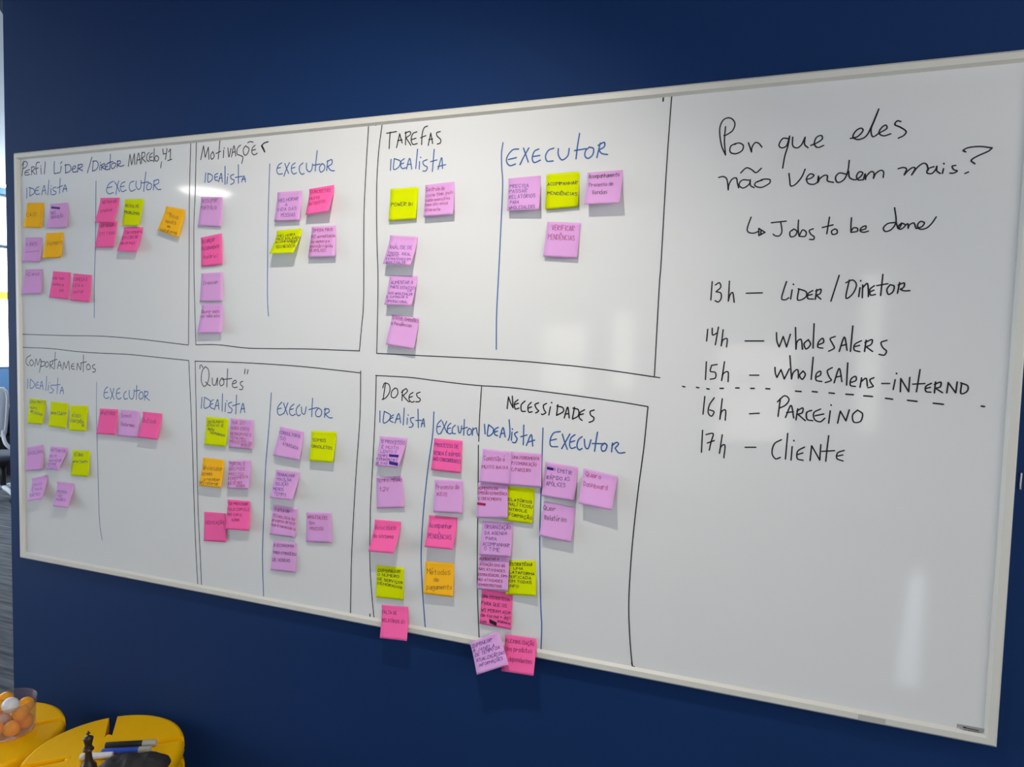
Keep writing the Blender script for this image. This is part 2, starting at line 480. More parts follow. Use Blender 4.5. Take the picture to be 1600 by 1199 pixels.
RA, RB, RC = (0, 200, 5), (0, 540, 5), (280, 180, 5)
word('handwritten word Perfil in grey-black marker', G, RA, """185,262 180,310 172,375; 172,292 190,262 213,272 206,302 178,320; 232,325 205,335 192,352 202,370 234,362; 198,350 222,346;
 245,305 248,368; 245,308 265,303 268,322 250,337 250,337 274,362; 308,268 287,273 280,300 284,340 286,362; 274,320 300,312; 318,312 322,360; 318,294; 353,265 350,315 345,360""")
word('handwritten word Líder in dark blue marker', N, RA, """425,262 422,310 424,358 424,358 468,348; 478,300 472,345; 472,280 485,262; 512,285 512,352; 506,292 540,288 555,315 540,343 510,353;
 565,324 587,313 590,299 575,300 562,325 574,346 602,340; 612,287 605,347; 608,292 640,283 640,303 612,318 612,318 646,335""")
word('slash before Diretor in dark blue marker', N, RA, '718,228 682,352')
word('handwritten word Diretor in dark blue marker', N, RA, '728,255 722,338; 725,264 752,258 768,285 755,322 724,338; 782,287 778,330; 783,268; 795,287 792,330; 790,292 815,278 815,295 795,307 795,307 822,325; 847,275 828,290 822,312 835,328 854,320; 824,305 842,300; 862,205 858,325; 846,273 882,262; 892,272 872,285 868,308 882,318 900,300 905,280 892,272; 918,255 915,310; 916,262 938,257 940,275 918,290 945,300 968,292')
word('handwritten name and number in grey-black marker', G, RA, """1002,300 1015,205 1015,205 1028,288 1028,288 1050,200 1050,200 1052,285; 1065,285 1082,197 1098,282; 1070,252 1096,246;
 1108,190 1105,278; 1108,195 1130,192 1128,222 1108,236 1108,236 1140,268; 1165,192 1147,215 1147,250 1166,262; 1192,195 1172,212 1170,250 1195,256; 1172,230 1190,225;
 1205,160 1202,265; 1225,215 1210,230 1212,255 1230,258 1240,235 1225,215; 1262,265 1255,312; 1272,165 1276,205 1276,205 1300,198; 1305,160 1292,248; 1316,187 1332,165 1332,165 1330,250; 1310,256 1342,245""")
IDEA_A = """210,470 208,550; 235,465 232,532; 226,467 262,478 268,508 234,532; 305,460 285,470 272,495 285,520 310,515; 275,492 300,487;
 325,522 345,450 358,518; 330,494 355,486; 382,408 372,526; 398,472 396,520; 398,450; 438,462 415,470 418,490 438,500 430,518 406,522; 470,395 465,512; 446,470 490,450; 490,502 508,445 522,495; 492,480 522,473"""
word('handwritten word Idealista under Perfil, blue marker', B, RA, IDEA_A)
word('handwritten word Executor under Diretor, blue marker', B, RA, """885,415 850,440 832,485 850,515 887,505; 842,468 875,460; 895,420 915,455 935,500; 928,413 915,460 905,522; 977,420 950,435 940,470 955,498 987,485; 942,460 970,455;
 1047,415 1017,430 1010,468 1025,495 1058,480; 1065,415 1062,455 1082,482 1100,460 1102,410; 1140,345 1130,420 1122,496; 1106,430 1160,422; 1167,428 1147,450 1150,482 1175,478 1185,445 1167,428;
 1205,410 1198,484; 1200,417 1235,403 1238,430 1205,447 1205,447 1232,480 1258,480""")
word('handwritten word Comportamentos in grey marker', G, RB, """240,75 207,100 205,140 224,158; 247,110 230,132 245,160 262,135 247,110; 270,165 282,105 295,152 315,105 322,167; 325,120 316,165 308,210; 322,127 350,128 347,155 320,167;
 370,125 352,145 362,170 382,150 370,125; 392,125 390,182; 390,127 412,123 410,145 392,157 392,157 417,182; 432,52 428,120 425,187; 412,118 447,108; 448,182 465,123 480,180; 455,158 478,155;
 490,192 500,133 515,177 535,123 542,192; 577,140 558,155 560,180 582,186; 560,165 578,162; 600,192 605,138 605,138 630,192 630,192 635,138; 652,75 650,207; 630,138 674,128; 690,143 675,165 685,190 708,175 690,143;
 742,148 722,160 730,180 746,187 742,205 724,208""")
word('handwritten word Idealista under Comportamentos, blue marker', B, RB, """218,262 215,337; 238,263 236,332 262,325 268,295 238,263; 302,285 280,300 280,328 304,335; 280,312 300,308; 310,342 325,280 337,345; 315,317 335,315; 365,240 358,352;
 380,310 375,352; 385,290; 420,308 398,315 402,335 418,347 405,370 386,368; 452,253 445,377; 423,312 470,305; 468,377 485,325 497,380; 472,354 495,352""")
word('handwritten word Executor under Comportamentos, blue marker', B, RB, """842,323 820,345 812,395 830,415 852,405; 818,370 842,365; 860,335 875,380 892,422; 890,335 878,380 863,422; 937,333 915,350 908,398 925,420 947,410; 912,375 937,370;
 987,358 968,380 972,418 997,415; 1010,350 1010,400 1030,420 1045,395 1048,345; 1068,313 1065,422; 1053,357 1092,350; 1100,362 1085,390 1095,420 1118,405 1115,370 1100,362; 1130,355 1130,427; 1128,362 1155,363 1150,390 1130,397 1130,397 1168,430""")
word('handwritten word Motivações in black marker', G, RC, """168,348 190,240 190,240 203,330 203,330 228,250 228,250 232,345; 262,285 245,315 255,345 274,320 262,285; 318,195 310,290 305,342; 288,300 325,282; 348,272 345,332; 350,255;
 380,257 388,327 405,260; 408,327 428,240 442,320; 415,292 438,286; 480,233 455,260 452,303 478,315; 482,317 498,330 488,377; 518,240 500,270 508,310 530,305 545,262 518,240; 535,217 552,207 578,211;
 592,235 570,260 570,298 588,310 610,298; 572,275 597,268""")
word('tick-shaped final letter of Motivações, black marker', K, RC, "695,208 665,218 642,240; 642,240 655,265 668,288; 646,243 658,262 668,284; 648,240 662,268", 0.0032)
word('handwritten word Idealista under Motivações, pale blue marker', B, RC, """208,452 200,527; 225,455 225,522 255,505 258,472 225,455; 302,455 278,470 280,505 302,511; 280,487 300,480; 308,522 328,455 337,522; 312,494 335,490; 358,400 358,542;
 378,482 372,537; 380,460; 427,463 402,475 408,498 428,507 425,530 402,542; 462,388 462,532; 438,487 492,478; 488,522 505,475 518,522; 490,502 517,498""")
word('handwritten word Executor under Motivações, blue marker', B, RC, """802,373 775,392 762,430 775,460 807,458; 765,415 792,410; 825,378 838,415 855,455; 862,370 838,420 818,477; 907,373 880,395 878,438 895,460 917,450; 880,415 905,408;
 967,373 940,400 940,440 958,462 977,455; 995,375 995,420 1015,442 1035,425 1042,380; 1078,278 1070,350 1062,437; 1048,392 1102,382; 1117,378 1095,410 1105,445 1130,430 1137,395 1117,378;
 1160,355 1152,434; 1154,364 1190,348 1192,380 1160,402 1160,402 1185,432 1213,435""")
RQ = (280, 550, 5)
word('handwritten word Quotes in quotation marks, grey marker', G, RQ, """160,132 164,102; 172,102 180,112 184,124; 205,115 180,150 172,220 190,268 215,255 232,200 228,140 205,115; 205,235 225,255 244,265; 258,205 262,253 282,258 298,205; 300,205 296,262;
 335,203 315,235 325,265 348,250 347,215 335,203; 378,133 372,274; 338,217 410,208; 420,250 445,240 440,222 420,235 415,265 430,280 454,275; 497,230 478,240 482,260 498,273 490,295 470,292; 515,135 510,172; 538,140 532,172""")
word('handwritten word Idealista under Quotes, blue marker', B, RQ, """178,355 172,442; 198,355 195,437 235,425 242,385 198,355; 267,373 245,395 245,433 270,446; 245,410 264,405; 275,452 300,373 310,450; 282,422 308,418; 338,328 335,464; 362,400 358,467; 370,380;
 412,393 385,405 392,430 412,447 405,475 380,475; 448,338 442,487; 416,422 472,405; 478,477 498,403 512,475; 482,447 510,443""")
word('handwritten word Executor under Quotes, blue marker', B, RQ, """802,393 772,430 768,475 785,495 814,482; 770,447 798,440; 815,400 830,445 847,492; 850,398 832,445 818,482; 897,408 868,435 862,475 880,498 907,488; 865,452 892,445;
 942,413 918,440 915,480 932,500 947,490; 955,430 958,475 980,485 992,430; 1042,363 1038,440 1035,507; 1013,452 1077,435; 1087,438 1065,475 1075,505 1105,500 1112,460 1087,438; 1140,440 1135,512; 1133,452 1165,445 1170,470 1140,487 1140,487 1172,515 1197,515""")
RT, RU = (560, 170, 5), (760, 170, 5)
word('handwritten word Tarefas in black marker', K, RT, """220,192 298,178; 248,183 243,250 240,312; 298,304 322,195 322,195 342,268; 306,250 342,243; 370,180 368,282; 363,192 400,178 407,200 372,227 372,227 410,286;
 457,180 425,195 412,240 425,278 460,272; 415,242 450,230; 540,135 513,150 498,200 494,280; 486,227 527,210; 545,287 565,190 565,190 580,272; 550,242 580,236; 640,178 612,188 615,213 642,240 640,267 616,276""")
word('handwritten word Idealista under Tarefas, blue marker', B, RT, """255,395 250,482; 280,390 275,472 315,455 327,410 280,390; 360,390 335,410 330,445 345,468 370,460; 332,432 355,425; 375,472 400,388 417,472; 382,437 412,432; 462,316 448,467;
 478,412 475,472; 485,378; 537,398 505,413 512,440 538,457 527,485 503,487; 592,318 585,400 578,490; 563,414 614,400; 622,474 650,383 657,467; 620,452 682,437""")
word('handwritten word Executor under Tarefas, thick blue marker', B, RU, """252,315 205,322 165,370 158,415 185,445 227,432; 172,397 234,382; 290,308 308,360 327,417; 332,306 295,370 262,437; 410,315 375,333 358,385 374,420 422,402; 362,374 417,365;
 527,308 485,325 462,370 475,410 522,408; 562,312 562,360 590,400 635,370 647,310; 728,193 712,290 700,392; 688,327 780,312; 805,300 775,328 770,370 795,388 830,360 837,312 805,300; 890,268 875,330 863,382; 872,287 920,263 920,298 878,322 878,322 902,350 947,358""", 0.003)
RD, RN = (560, 580, 5), (720, 600, 5)
word('handwritten word Dores in black marker', K, RD, """212,92 202,160 193,222; 190,132 205,95 240,108 245,160 215,208 185,222; 285,133 260,160 258,200 285,208 308,175 302,140 285,133; 345,150 340,232; 336,167 370,138 382,160 348,192 348,192 388,236 400,239;
 427,168 402,185 395,220 415,243 437,238; 398,207 422,198; 482,165 455,178 462,203 482,217 477,238 448,241""")
word('handwritten word Idealista under Dores, blue marker', B, RD, """168,312 168,400; 202,315 195,403 235,387 250,345 202,315; 275,343 250,360 248,388 272,401; 250,372 272,363; 285,407 315,333 330,405; 292,377 325,372; 358,290 350,422; 382,367 380,417; 388,342;
 434,363 408,370 412,398 428,417 415,438 396,439; 465,298 468,442; 448,387 492,385; 490,437 508,373 517,435; 492,412 515,408""")
word('handwritten word Executor under Dores, blue marker', B, RD, """647,383 618,415 612,465 625,492 647,485; 615,437 642,432; 655,393 672,437 692,482; 690,393 668,440 643,487; 722,408 700,430 695,475 712,491 727,485; 698,452 720,445;
 757,423 735,447 735,485 757,490; 778,430 785,480 800,475 807,428; 828,378 822,502; 808,452 852,440; 865,448 850,475 858,500 880,490 882,460 865,448; 895,445 890,502; 893,462 920,445 927,480 938,507""")
word('handwritten word Necessidades in black marker', K, RN, """372,103 362,194; 372,103 390,150 408,187 408,187 402,96; 447,125 420,150 425,195 454,190; 422,162 450,152; 502,135 472,165 475,212 504,215; 550,145 525,175 530,220 557,218; 528,190 552,180;
 607,148 580,163 592,195 608,212 585,228; 670,153 645,170 652,205 664,225 640,240 630,236; 700,180 688,244; 708,145; 758,163 748,247; 750,174 795,185 800,217 748,247; 808,267 835,183 847,267; 813,237 845,232;
 888,183 872,272; 876,190 918,203 917,250 873,276; 967,203 932,225 925,263 947,286; 928,242 957,235; 1042,205 1012,216 1015,245 1040,265 1032,290 1003,301""", 0.003)
word('handwritten word Idealista under Necessidades, blue marker', B, RN, """185,316 190,392; 217,320 208,404 245,392 254,352 217,320; 292,340 265,358 265,395 287,406; 265,377 287,370; 305,420 330,343 347,415; 312,390 340,385; 378,281 384,370 380,415 370,442;
 400,377 395,442; 402,352; 444,376 420,390 430,413 440,430 425,460 403,456; 492,323 488,477; 468,414 517,400; 512,482 550,398 562,487; 522,457 577,440""", 0.003)
word('handwritten word Executor under Necessidades, thick blue marker', B, RN, """777,373 725,385 698,440 705,487 757,492; 703,442 747,432; 793,393 810,450 832,512; 852,393 820,450 788,507; 892,398 860,425 850,480 865,505 897,495; 855,457 890,445;
 947,413 918,440 908,490 925,516 947,505; 965,433 972,493 995,505 1017,438; 1068,378 1056,450 1045,527; 1028,467 1112,468; 1122,463 1098,490 1105,525 1130,518 1142,480 1122,463; 1185,463 1178,532; 1180,484 1215,458 1232,472 1205,503 1205,503 1235,540 1282,537""", 0.003)

# --- right-hand third of the board
RR, RS = (1080, 150, 3.077), (1040, 400, 2.857)
word('handwritten word Por in black marker', K, RR, '165,148 160,215 165,284; 165,284 145,235 137,160 155,115 188,106 210,130 200,165 168,188 157,190; 215,228 190,242 188,270 215,278 245,262 250,237 228,226 208,234; 275,225 283,248 290,270 290,270 292,248 307,225 325,228 340,246')
word('handwritten word que in black marker', K, RR, '466,205 440,205 422,235 435,250 460,237 473,193 465,240 450,290 440,347; 488,198 488,238 508,250 530,235 548,198 548,198 545,232 562,249; 575,238 605,225 630,207 625,190 602,200 592,230 608,248 637,238')
word('handwritten word eles in black marker', K, RR, "765,205 800,195 826,167 815,155 790,170 778,198 805,210 842,192 870,140 902,63 902,63 882,115 865,160 873,196 905,178 940,157 935,140 915,153 903,178 925,192 960,182; 1008,123 990,120 980,138 1005,150 1033,170 1022,190 996,203")
word('handwritten word não in black marker', K, RR, """132,392 155,388 172,402 178,452 178,452 182,425 197,400 217,395 222,418 228,442; 277,405 245,405 230,428 250,443 278,425 284,403 284,403 285,430 302,441; 238,370 265,346 290,354 312,369 337,348;
 342,405 312,415 307,432 338,440 376,420 377,402 345,401 318,414""")
word('handwritten word vendem in black marker', K, RR, """470,373 474,405 478,432 500,426 530,392 548,352; 552,402 577,395 590,381 572,375 555,395 562,420 590,425 613,410 613,410 612,385 608,417 608,417 616,400 640,382 655,385 655,408 684,416;
 745,376 712,371 694,393 705,416 735,402 753,362 760,310; 757,362 762,393 790,403 815,387 825,370 808,365 795,385 803,404 828,403 828,403 836,375 838,402 838,402 843,385 865,364 879,371 876,397 876,397 887,374 910,358 925,365 923,392""")
word('handwritten word mais and question mark in black marker', K, RR, """995,350 1020,344 1035,352 1024,380 1024,380 1042,360 1065,344 1076,350 1060,380 1060,380 1085,346 1115,324 1133,331 1140,357; 1167,340 1140,350 1134,370 1157,373 1176,353 1181,338 1181,338 1181,360 1197,373;
 1213,350 1208,372; 1214,324; 1272,334 1255,338 1262,354 1279,361 1262,371 1244,371; 1320,269 1309,261 1335,248 1390,243 1447,250 1447,250 1428,266 1375,290 1346,310 1364,326; 1316,373 1333,366""")
word('hand-drawn hooked arrow in black marker', K, RR, "288,583 270,635 275,655 300,660 326,650; 325,637 325,672 325,672 355,656 355,656 325,637; 336,645 334,668")
word('handwritten word Jobs in black marker', K, RR, '385,610 457,602; 430,604 436,650 425,672 405,673 394,665; 493,640 475,655 478,677 498,673 509,653 495,641 484,648; 516,597 514,640 519,674 519,674 535,645 553,655 547,675 520,675; 587,639 568,647 575,665 591,677 588,690 569,690')
word('handwritten word to in black marker', K, RR, '665,583 658,625 652,663; 630,633 682,620; 690,640 675,650 680,666 700,661 701,645 690,640')
word('handwritten word be in black marker', K, RR, '771,586 768,620 768,652 768,652 780,635 798,636 798,651 768,656; 815,646 838,639 839,625 820,632 812,648 828,656 852,650')
word('handwritten word done in black marker', K, RR, '977,609 945,614 924,635 935,652 965,640 985,603 978,538; 985,603 990,625 1000,635 1012,612 992,632 1008,641 1030,622 1012,611; 1030,622 1042,615 1043,637 1043,637 1050,620 1070,611 1080,634 1085,637 1110,628 1121,610 1102,604 1088,622 1100,641 1130,636 1155,615 1178,582')
word('handwritten time 13h', K, RS, '208,115 202,197; 222,130 240,120 246,140 225,160 225,160 246,166 248,190 235,206 221,200; 285,113 280,202 280,202 287,175 300,165 306,207', 0.0027)
word('dash after 13h', K, RS, '360,167 432,165', 0.0027)
word('handwritten word Líder beside 13h', K, RS, '540,115 528,150 518,190 535,196 550,187; 565,152 558,193; 570,126; 595,148 590,197 625,185 627,160 592,147; 657,155 637,168 635,190 660,193; 636,177 654,172; 675,150 668,194; 670,157 693,149 690,168 672,176 672,176 693,193', 0.0027)
word('slash between Líder and Diretor beside 13h', K, RS, '775,87 738,202', 0.0027)
word('handwritten word Diretor beside 13h', K, RS, '820,108 805,187 835,170 852,130 835,108 805,120; 868,142 862,182; 870,110; 880,130 878,187; 878,145 900,123 905,155 905,182; 932,133 912,150 915,175 937,172; 915,160 930,153; 970,83 960,177; 943,133 992,124; 1002,129 988,150 995,172 1015,160 1020,135 1002,129; 1045,119 1035,167; 1038,130 1065,121 1063,140 1048,149 1048,149 1065,156 1090,155', 0.0027)
word('handwritten time 14h', K, RS, '188,328 183,380; 208,323 210,353 230,344; 236,318 222,397; 257,330 248,402 248,402 256,376 275,371 272,407', 0.0027)
word('dash after 14h', K, RS, '355,380 438,380', 0.0027)
word('handwritten word Wholesalers beside 14h', K, RS, '495,343 497,380 507,407 507,407 525,360 525,360 540,407 540,407 557,350; 580,320 582,417 582,417 586,385 605,374 611,417; 637,374 618,393 628,416 647,395 637,374; 663,303 658,412; 685,396 705,386 701,368 684,383 680,407 702,412; 757,360 735,370 745,392 753,412 728,426; 775,427 798,363 810,422; 782,402 808,395; 836,313 825,427; 874,379 845,395 842,420 867,428; 845,405 866,400; 895,377 888,427; 890,387 921,374 918,395 895,406 895,406 924,427; 988,377 962,387 970,410 986,425 976,443 953,440', 0.0027)
word('handwritten time 15h', K, RS, '182,473 178,552; 205,490 200,515 222,521 222,545 199,551; 205,489 230,485; 263,473 250,557 250,557 258,526 279,519 279,562', 0.0027)
word('dash after 15h', K, RS, '375,533 416,533', 0.0027)
word('handwritten word Wholesalers beside 15h', K, RS, '488,498 490,525 497,543 497,543 515,508 515,508 530,550 530,550 552,505; 555,446 562,550 562,550 570,521 590,509 593,547; 614,514 598,533 610,551 624,530 614,514; 659,453 650,552; 675,541 692,531 690,515 673,527 672,555 697,561; 744,499 722,513 730,540 739,556 713,566; 752,567 775,503 787,562; 760,542 785,536; 813,478 808,577; 825,566 850,556 848,538 828,550 825,578 847,583; 875,545 868,587; 873,562 895,547 901,582; 930,544 912,554 920,572 926,583 903,589', 0.0027)
word('dash before interno', K, RS, '965,570 1000,570', 0.0027)
word('handwritten word interno', K, RS, '1025,553 1016,597; 1030,524; 1048,607 1050,548 1050,548 1085,607 1085,607 1090,543; 1136,508 1120,607; 1103,573 1157,570; 1187,569 1162,583 1162,605 1184,609; 1163,592 1182,587; 1205,563 1200,612; 1200,574 1228,564 1226,585 1204,591 1204,591 1236,611; 1255,612 1262,566 1262,566 1295,612 1295,612 1302,563; 1322,569 1318,614 1345,606 1349,581 1318,567', 0.0027)
word('handwritten time 16h', K, RS, '175,628 167,707; 217,634 196,665 190,700 205,716 216,696 197,688; 253,638 242,730 242,730 250,696 268,690 266,734', 0.0027)
word('dash after 16h', K, RS, '375,705 418,703', 0.0027)
word('handwritten word Parceiro beside 16h', K, RS, '512,638 502,717; 499,652 530,625 551,640 537,665 507,681; 535,722 560,668 572,724; 540,700 570,696; 590,683 582,732; 586,693 612,679 610,700 590,707 590,707 624,736; 652,690 630,700 632,730 657,736; 692,684 662,700 665,730 690,741 711,725; 668,714 706,706; 735,692 728,747; 738,665; 768,747 780,693 780,693 805,737 805,737 820,688; 857,689 835,710 840,742 870,739 879,706 857,689', 0.0027)
word('handwritten time 17h', K, RS, '165,779 160,877; 180,798 212,794 203,830 195,868; 186,836 217,825; 253,799 240,882 240,882 248,851 265,847 260,902', 0.0027)
word('dash after 17h', K, RS, '355,855 403,855', 0.0027)
word('handwritten word Cliente beside 17h', K, RS, '517,821 485,840 475,880 490,906 512,900; 545,793 535,907; 565,852 560,912; 572,824; 620,854 590,872 588,905 614,913; 590,887 613,880; 645,914 652,848 652,848 688,912 688,912 693,843; 728,803 721,860 715,917; 698,873 754,870; 797,869 768,880 765,905 792,916; 768,894 791,889', 0.0027)
for st in T(*RS, """76,583 86,585; 138,587 148,589; 184,593 194,595; 243,592 258,592; 313,590 328,590; 380,592 396,592; 448,593 465,594; 580,604 605,606; 655,606 677,608; 730,612 753,614; 805,618 838,620;
 885,625 923,628; 982,636 1013,640; 1080,645 1122,650; 1195,658 1240,663; 1410,671 1423,673"""):
    board_ink('marker_dash', None, K, [st], 0.003)

# --- ruled boxes and column dividers (photograph pixels)
P1 = (0, 0, 1)
def rule(label, ink, strokes, w=0.0023, name='ruled_line'):
    board_ink(name, label, ink, T(*P1, strokes), w)
rule('black line under the Perfil box', G, "34.5,522.5 100,524.5 160,525.6 220,530.5 294,539.4")
rule('black line right of the Perfil box', G, "298,223 296,300 295.5,400 294.5,539")
rule('black line left of the Motivações box', G, "306.6,222 305,300 303,350 303,420 304,470 306,539")
rule('black line under the Motivações box', K, "306,539 340,539 384,544 420,545 480,545.6 562,548.6")
rule('black line right of the Motivações box', K, "576,194 571,280 568.5,350 568,470 565,510 561.6,548")
rule('black line left of the Tarefas box', K, "597.4,192 591.4,240 588.4,300 589,380 590.6,430 590,490 588.6,552.4")
rule('black line under the Tarefas box', K, "588.6,552.4 660,556 760,561 820,565 880,570.6 900,572.5 960,580 1031,590.5")
rule('black line right of the Tarefas box', K, "1050,147.5 1048,170 1041,270 1033,410 1030,450 1022.5,587.5")
rule('grey line over the Comportamentos box', G, "35.6,543 80,545 120,549.5 155,552 200,554 250,559 295,563.6")
rule('grey line right of the Comportamentos box', G, "295,564 300,680 303,780 306,860 309,916")
rule('grey line left of the Quotes box', G, "305,565 306,620 309,780 311,830 315,917")
rule('black line over the Quotes box', K, "304.4,564.6 380,567 460,572 520,578 563.6,583")
rule('black line right of the Quotes box', K, "563.6,580 562.4,650 557,730 553,795 549,880 547.4,972")
rule('black line over the Dores and Necessidades boxes', K, "587,587 640,590 680,595 740,602 800,606.2 880,616 960,627 1012.4,635.6")
rule('black line left of the Dores box', K, "588,587 585.6,660 581,750 578.6,800 578,880 581,930 585,972")
rule('black line between the Dores and Necessidades boxes', K, "752.4,604.4 749.5,650 748,690; 747.5,696 747,757 746,840; 746,840 746,924 748.6,997")
rule('black line right of the Necessidades box', K, "1012.4,636 1006,700 998,760 990,830 985,890 982.4,950 985,1010 989,1048", 0.0025)
for lab, st in (('short black tick left of the Tarefas box', "587.5,191 587.3,196"), ('short black tick at the upper right of the Tarefas box', "1037,147.5 1036,158"),
                ('short black tick at the foot of the Dores box', "578,960 578.4,971"), ('thick black tick at the lower right of the Necessidades box', "987,1036 990,1048 990,1048 991,1042")):
    rule(lab, K, st, 0.003, 'tick_mark')
rule('blue divider between the Perfil columns', B, "150,283 149,380 147.4,440 147.2,497", 0.0022, 'column_divider')
rule('blue divider between the Motivações columns', B, "421.5,256 420,300 418.6,360 418,420 418,470 419.5,494", 0.0022, 'column_divider')
rule('blue divider between the Tarefas columns', B, "786,223 783.6,240 784,262 785.4,290 782.4,360 779,430 776,490 775.4,546", 0.0026, 'column_divider')
rule('grey-blue divider between the Comportamentos columns', B, "151,597 150.5,640 152,700 154,780 156,820 159.5,844", 0.0016, 'column_divider')
rule('blue divider between the Quotes columns', B, "424,614 420,670 415,730 412.4,800 410,868 412,937", 0.0024, 'column_divider')
rule('blue divider between the Dores columns', B, "678,644 676,680 669,730 661.6,800 658,866 660,920 665,989", 0.0028, 'column_divider')
rule('blue divider between the Necessidades columns', B, "848.4,669 847,712 845,776 843.4,840 844,900 845,950 846.4,980 845,1022", 0.0026, 'column_divider')

# --- inventory plate and tape on the board
def plate(name, quad, y0, thick, m, parent=board):
    bm = bmesh.new()
    f = [bm.verts.new(BINV @ on_y(x, y, y0 - thick)) for x, y in quad]
    b = []
    for v in f:
        b.append(bm.verts.new((v.co.x, y0, v.co.z)))
    bm.faces.new(f); bm.faces.new(list(reversed(b)))
    for k in range(4):
        j = (k + 1) % 4; bm.faces.new((f[k], b[k], b[j], f[j]))
    bmesh.ops.recalc_face_normals(bm, faces=bm.faces)
    return obj(name, bm, m, parent)
ZPL = (1480, 1120, 16)
tg = tag(plate('inventory_plate', [(1495.8, 1131.6), (1541, 1140.0), (1540.7, 1152.2), (1495.2, 1142.8)], YP, 0.0012, M['metal']), 'small metal inventory plate with printed barcode')
bm = bmesh.new()
def plate_stroke(x0, y0, x1, y1, w):
    pts = [BINV @ on_y(ZPL[0] + x / 16, ZPL[1] + y / 16, YP - 0.0015) for x, y in ((x0, y0), (x1, y1))]
    add_ribbon(bm, pts, [NRM] * 2, w)
for k, x in enumerate(range(400, 812, 13)):
    y = 322 + (x - 400) * 0.185
    if k % 5 != 3: plate_stroke(x, y, x - 1, y + 58 + (k % 3) * 6, 0.0005 if k % 2 else 0.0008)
plate_stroke(410, 272, 470, 285, 0.0026)
for k, x in enumerate(range(490, 790, 16)):
    y = 288 + (x - 490) * 0.2
    plate_stroke(x, y, x + 10, y + 18, 0.0008); plate_stroke(x + 4, y + 4, x + 14, y + 12, 0.0007)
obj('plate_print', bm, M['pen_black'], tg)
for hx, hy in ((280, 296), (915, 418)):
    bm = bmesh.new()
    c = BINV @ on_y(ZPL[0] + hx / 16, ZPL[1] + hy / 16, YP - 0.0016)
    bm.faces.new([bm.verts.new(c + Vector((0.0016 * math.cos(-2 * math.pi * k / 12), 0, 0.0016 * math.sin(-2 * math.pi * k / 12)))) for k in range(12)])
    obj('plate_hole', bm, M['board'], tg)
tag(plate('tape_strip', [(1341, 1116.2), (1384, 1124.4), (1383.4, 1133.2), (1340.4, 1125)], YF, 0.0003, M['tape']), 'grey tape strip on the bottom frame')

# ------------------------------------------------------------------ pen lettering (x 0-4, baseline 2, capitals to 8; hex digits)
GL = {
 'A': '02 28 42;14 34', 'B': '02 08;08 37 36 05;05 45 43 02', 'C': '47 28 06 04 22 43', 'D': '02 08;08 37 45 33 02', 'E': '48 08 02 42;05 35', 'F': '48 08 02;05 35',
 'G': '47 28 06 04 22 43 45 25', 'H': '02 08;42 48;05 45', 'I': '12 18', 'J': '38 33 12 03', 'K': '02 08;48 05 42', 'L': '08 02 42', 'M': '02 08 25 48 42', 'N': '02 08 42 48',
 'O': '28 06 04 22 44 46 28', 'P': '02 08;08 47 46 05', 'Q': '28 06 04 22 44 46 28;24 41', 'R': '02 08;08 47 46 05 42', 'S': '47 18 06 35 43 22 03', 'T': '08 48;28 22', 'U': '08 03 22 43 48',
 'V': '08 22 48', 'W': '08 12 26 32 48', 'X': '08 42;48 02', 'Y': '08 25 48;25 22', 'Z': '08 48 02 42',
 'a': '46 15 03 12 32 46;46 42', 'b': '08 02 32 44 26 05', 'c': '45 26 04 22 43', 'd': '48 42;45 16 04 12 43', 'e': '04 44 44 45 26 05 03 22 43', 'f': '38 27 22;05 35', 'g': '45 16 04 13 44;46 41 20 01',
 'h': '08 02;05 26 45 42', 'i': '16 12;18 17', 'j': '26 21 10;28 27', 'k': '08 02;36 04 32', 'l': '18 12', 'm': '06 02;05 16 25 22;25 36 45 42', 'n': '06 02;05 26 45 42', 'o': '26 04 22 44 26',
 'p': '06 00;05 26 44 22 03', 'q': '45 16 04 22 44;46 40', 'r': '06 02;04 26 35', 's': '46 16 05 34 43 12 02', 't': '28 22 32;06 46', 'u': '06 03 22 43 46;46 42', 'v': '06 22 46',
 'w': '06 12 25 32 46', 'x': '06 42;46 02', 'y': '06 24;46 10', 'z': '06 46 02 42',
 '0': '28 06 04 22 44 46 28', '1': '06 28 22', '2': '07 28 46 02 42', '3': '08 48 25 44 22 03', '4': '28 04 44;36 32', '5': '48 08 05 35 43 22 02', '6': '38 05 03 22 43 34 04', '7': '08 48 12',
 ',': '22 11', '.': '22 23', '/': '01 48', '(': '38 16 14 32', ')': '18 36 34 12', '-': '05 45', '+': '05 45;27 23', '"': '18 16;38 36',
}
ACC = {'Á': ('A', '29 3b'), 'É': ('E', '29 3b'), 'Í': ('I', '19 2b'), 'Ó': ('O', '29 3b'), 'Ã': ('A', '09 1a 39 4a'), 'Õ': ('O', '09 1a 39 4a'), 'Ç': ('C', '22 31 10'), 'Ê': ('E', '09 2b 49'), 'Ú': ('U', '29 3b'),
       'á': ('a', '28 3a'), 'é': ('e', '28 3a'), 'í': ('i', '28 3a'), 'ó': ('o', '28 3a'), 'ã': ('a', '07 18 37 48'), 'õ': ('o', '07 18 37 48'), 'ç': ('c', '22 31 10'), 'ê': ('e', '07 29 47'), 'ô': ('o', '07 29 47')}
def glyph(ch):
    if ch in ACC:
        b, a = ACC[ch]; s = GL[b] + ';' + a
    else:
        s = GL.get(ch)
    if s is None: return [], 3.0
    w = 3.0 if ch in 'I1il,.()/' else 5.6 if ch not in 'MWmw' else 6.2
    k = 1.25 if ch in 'MWmw' else 1.0
    return [[(int(q[0], 16) * k, int(q[1], 16) - 2) for q in st.split()] for st in s.split(';')], w

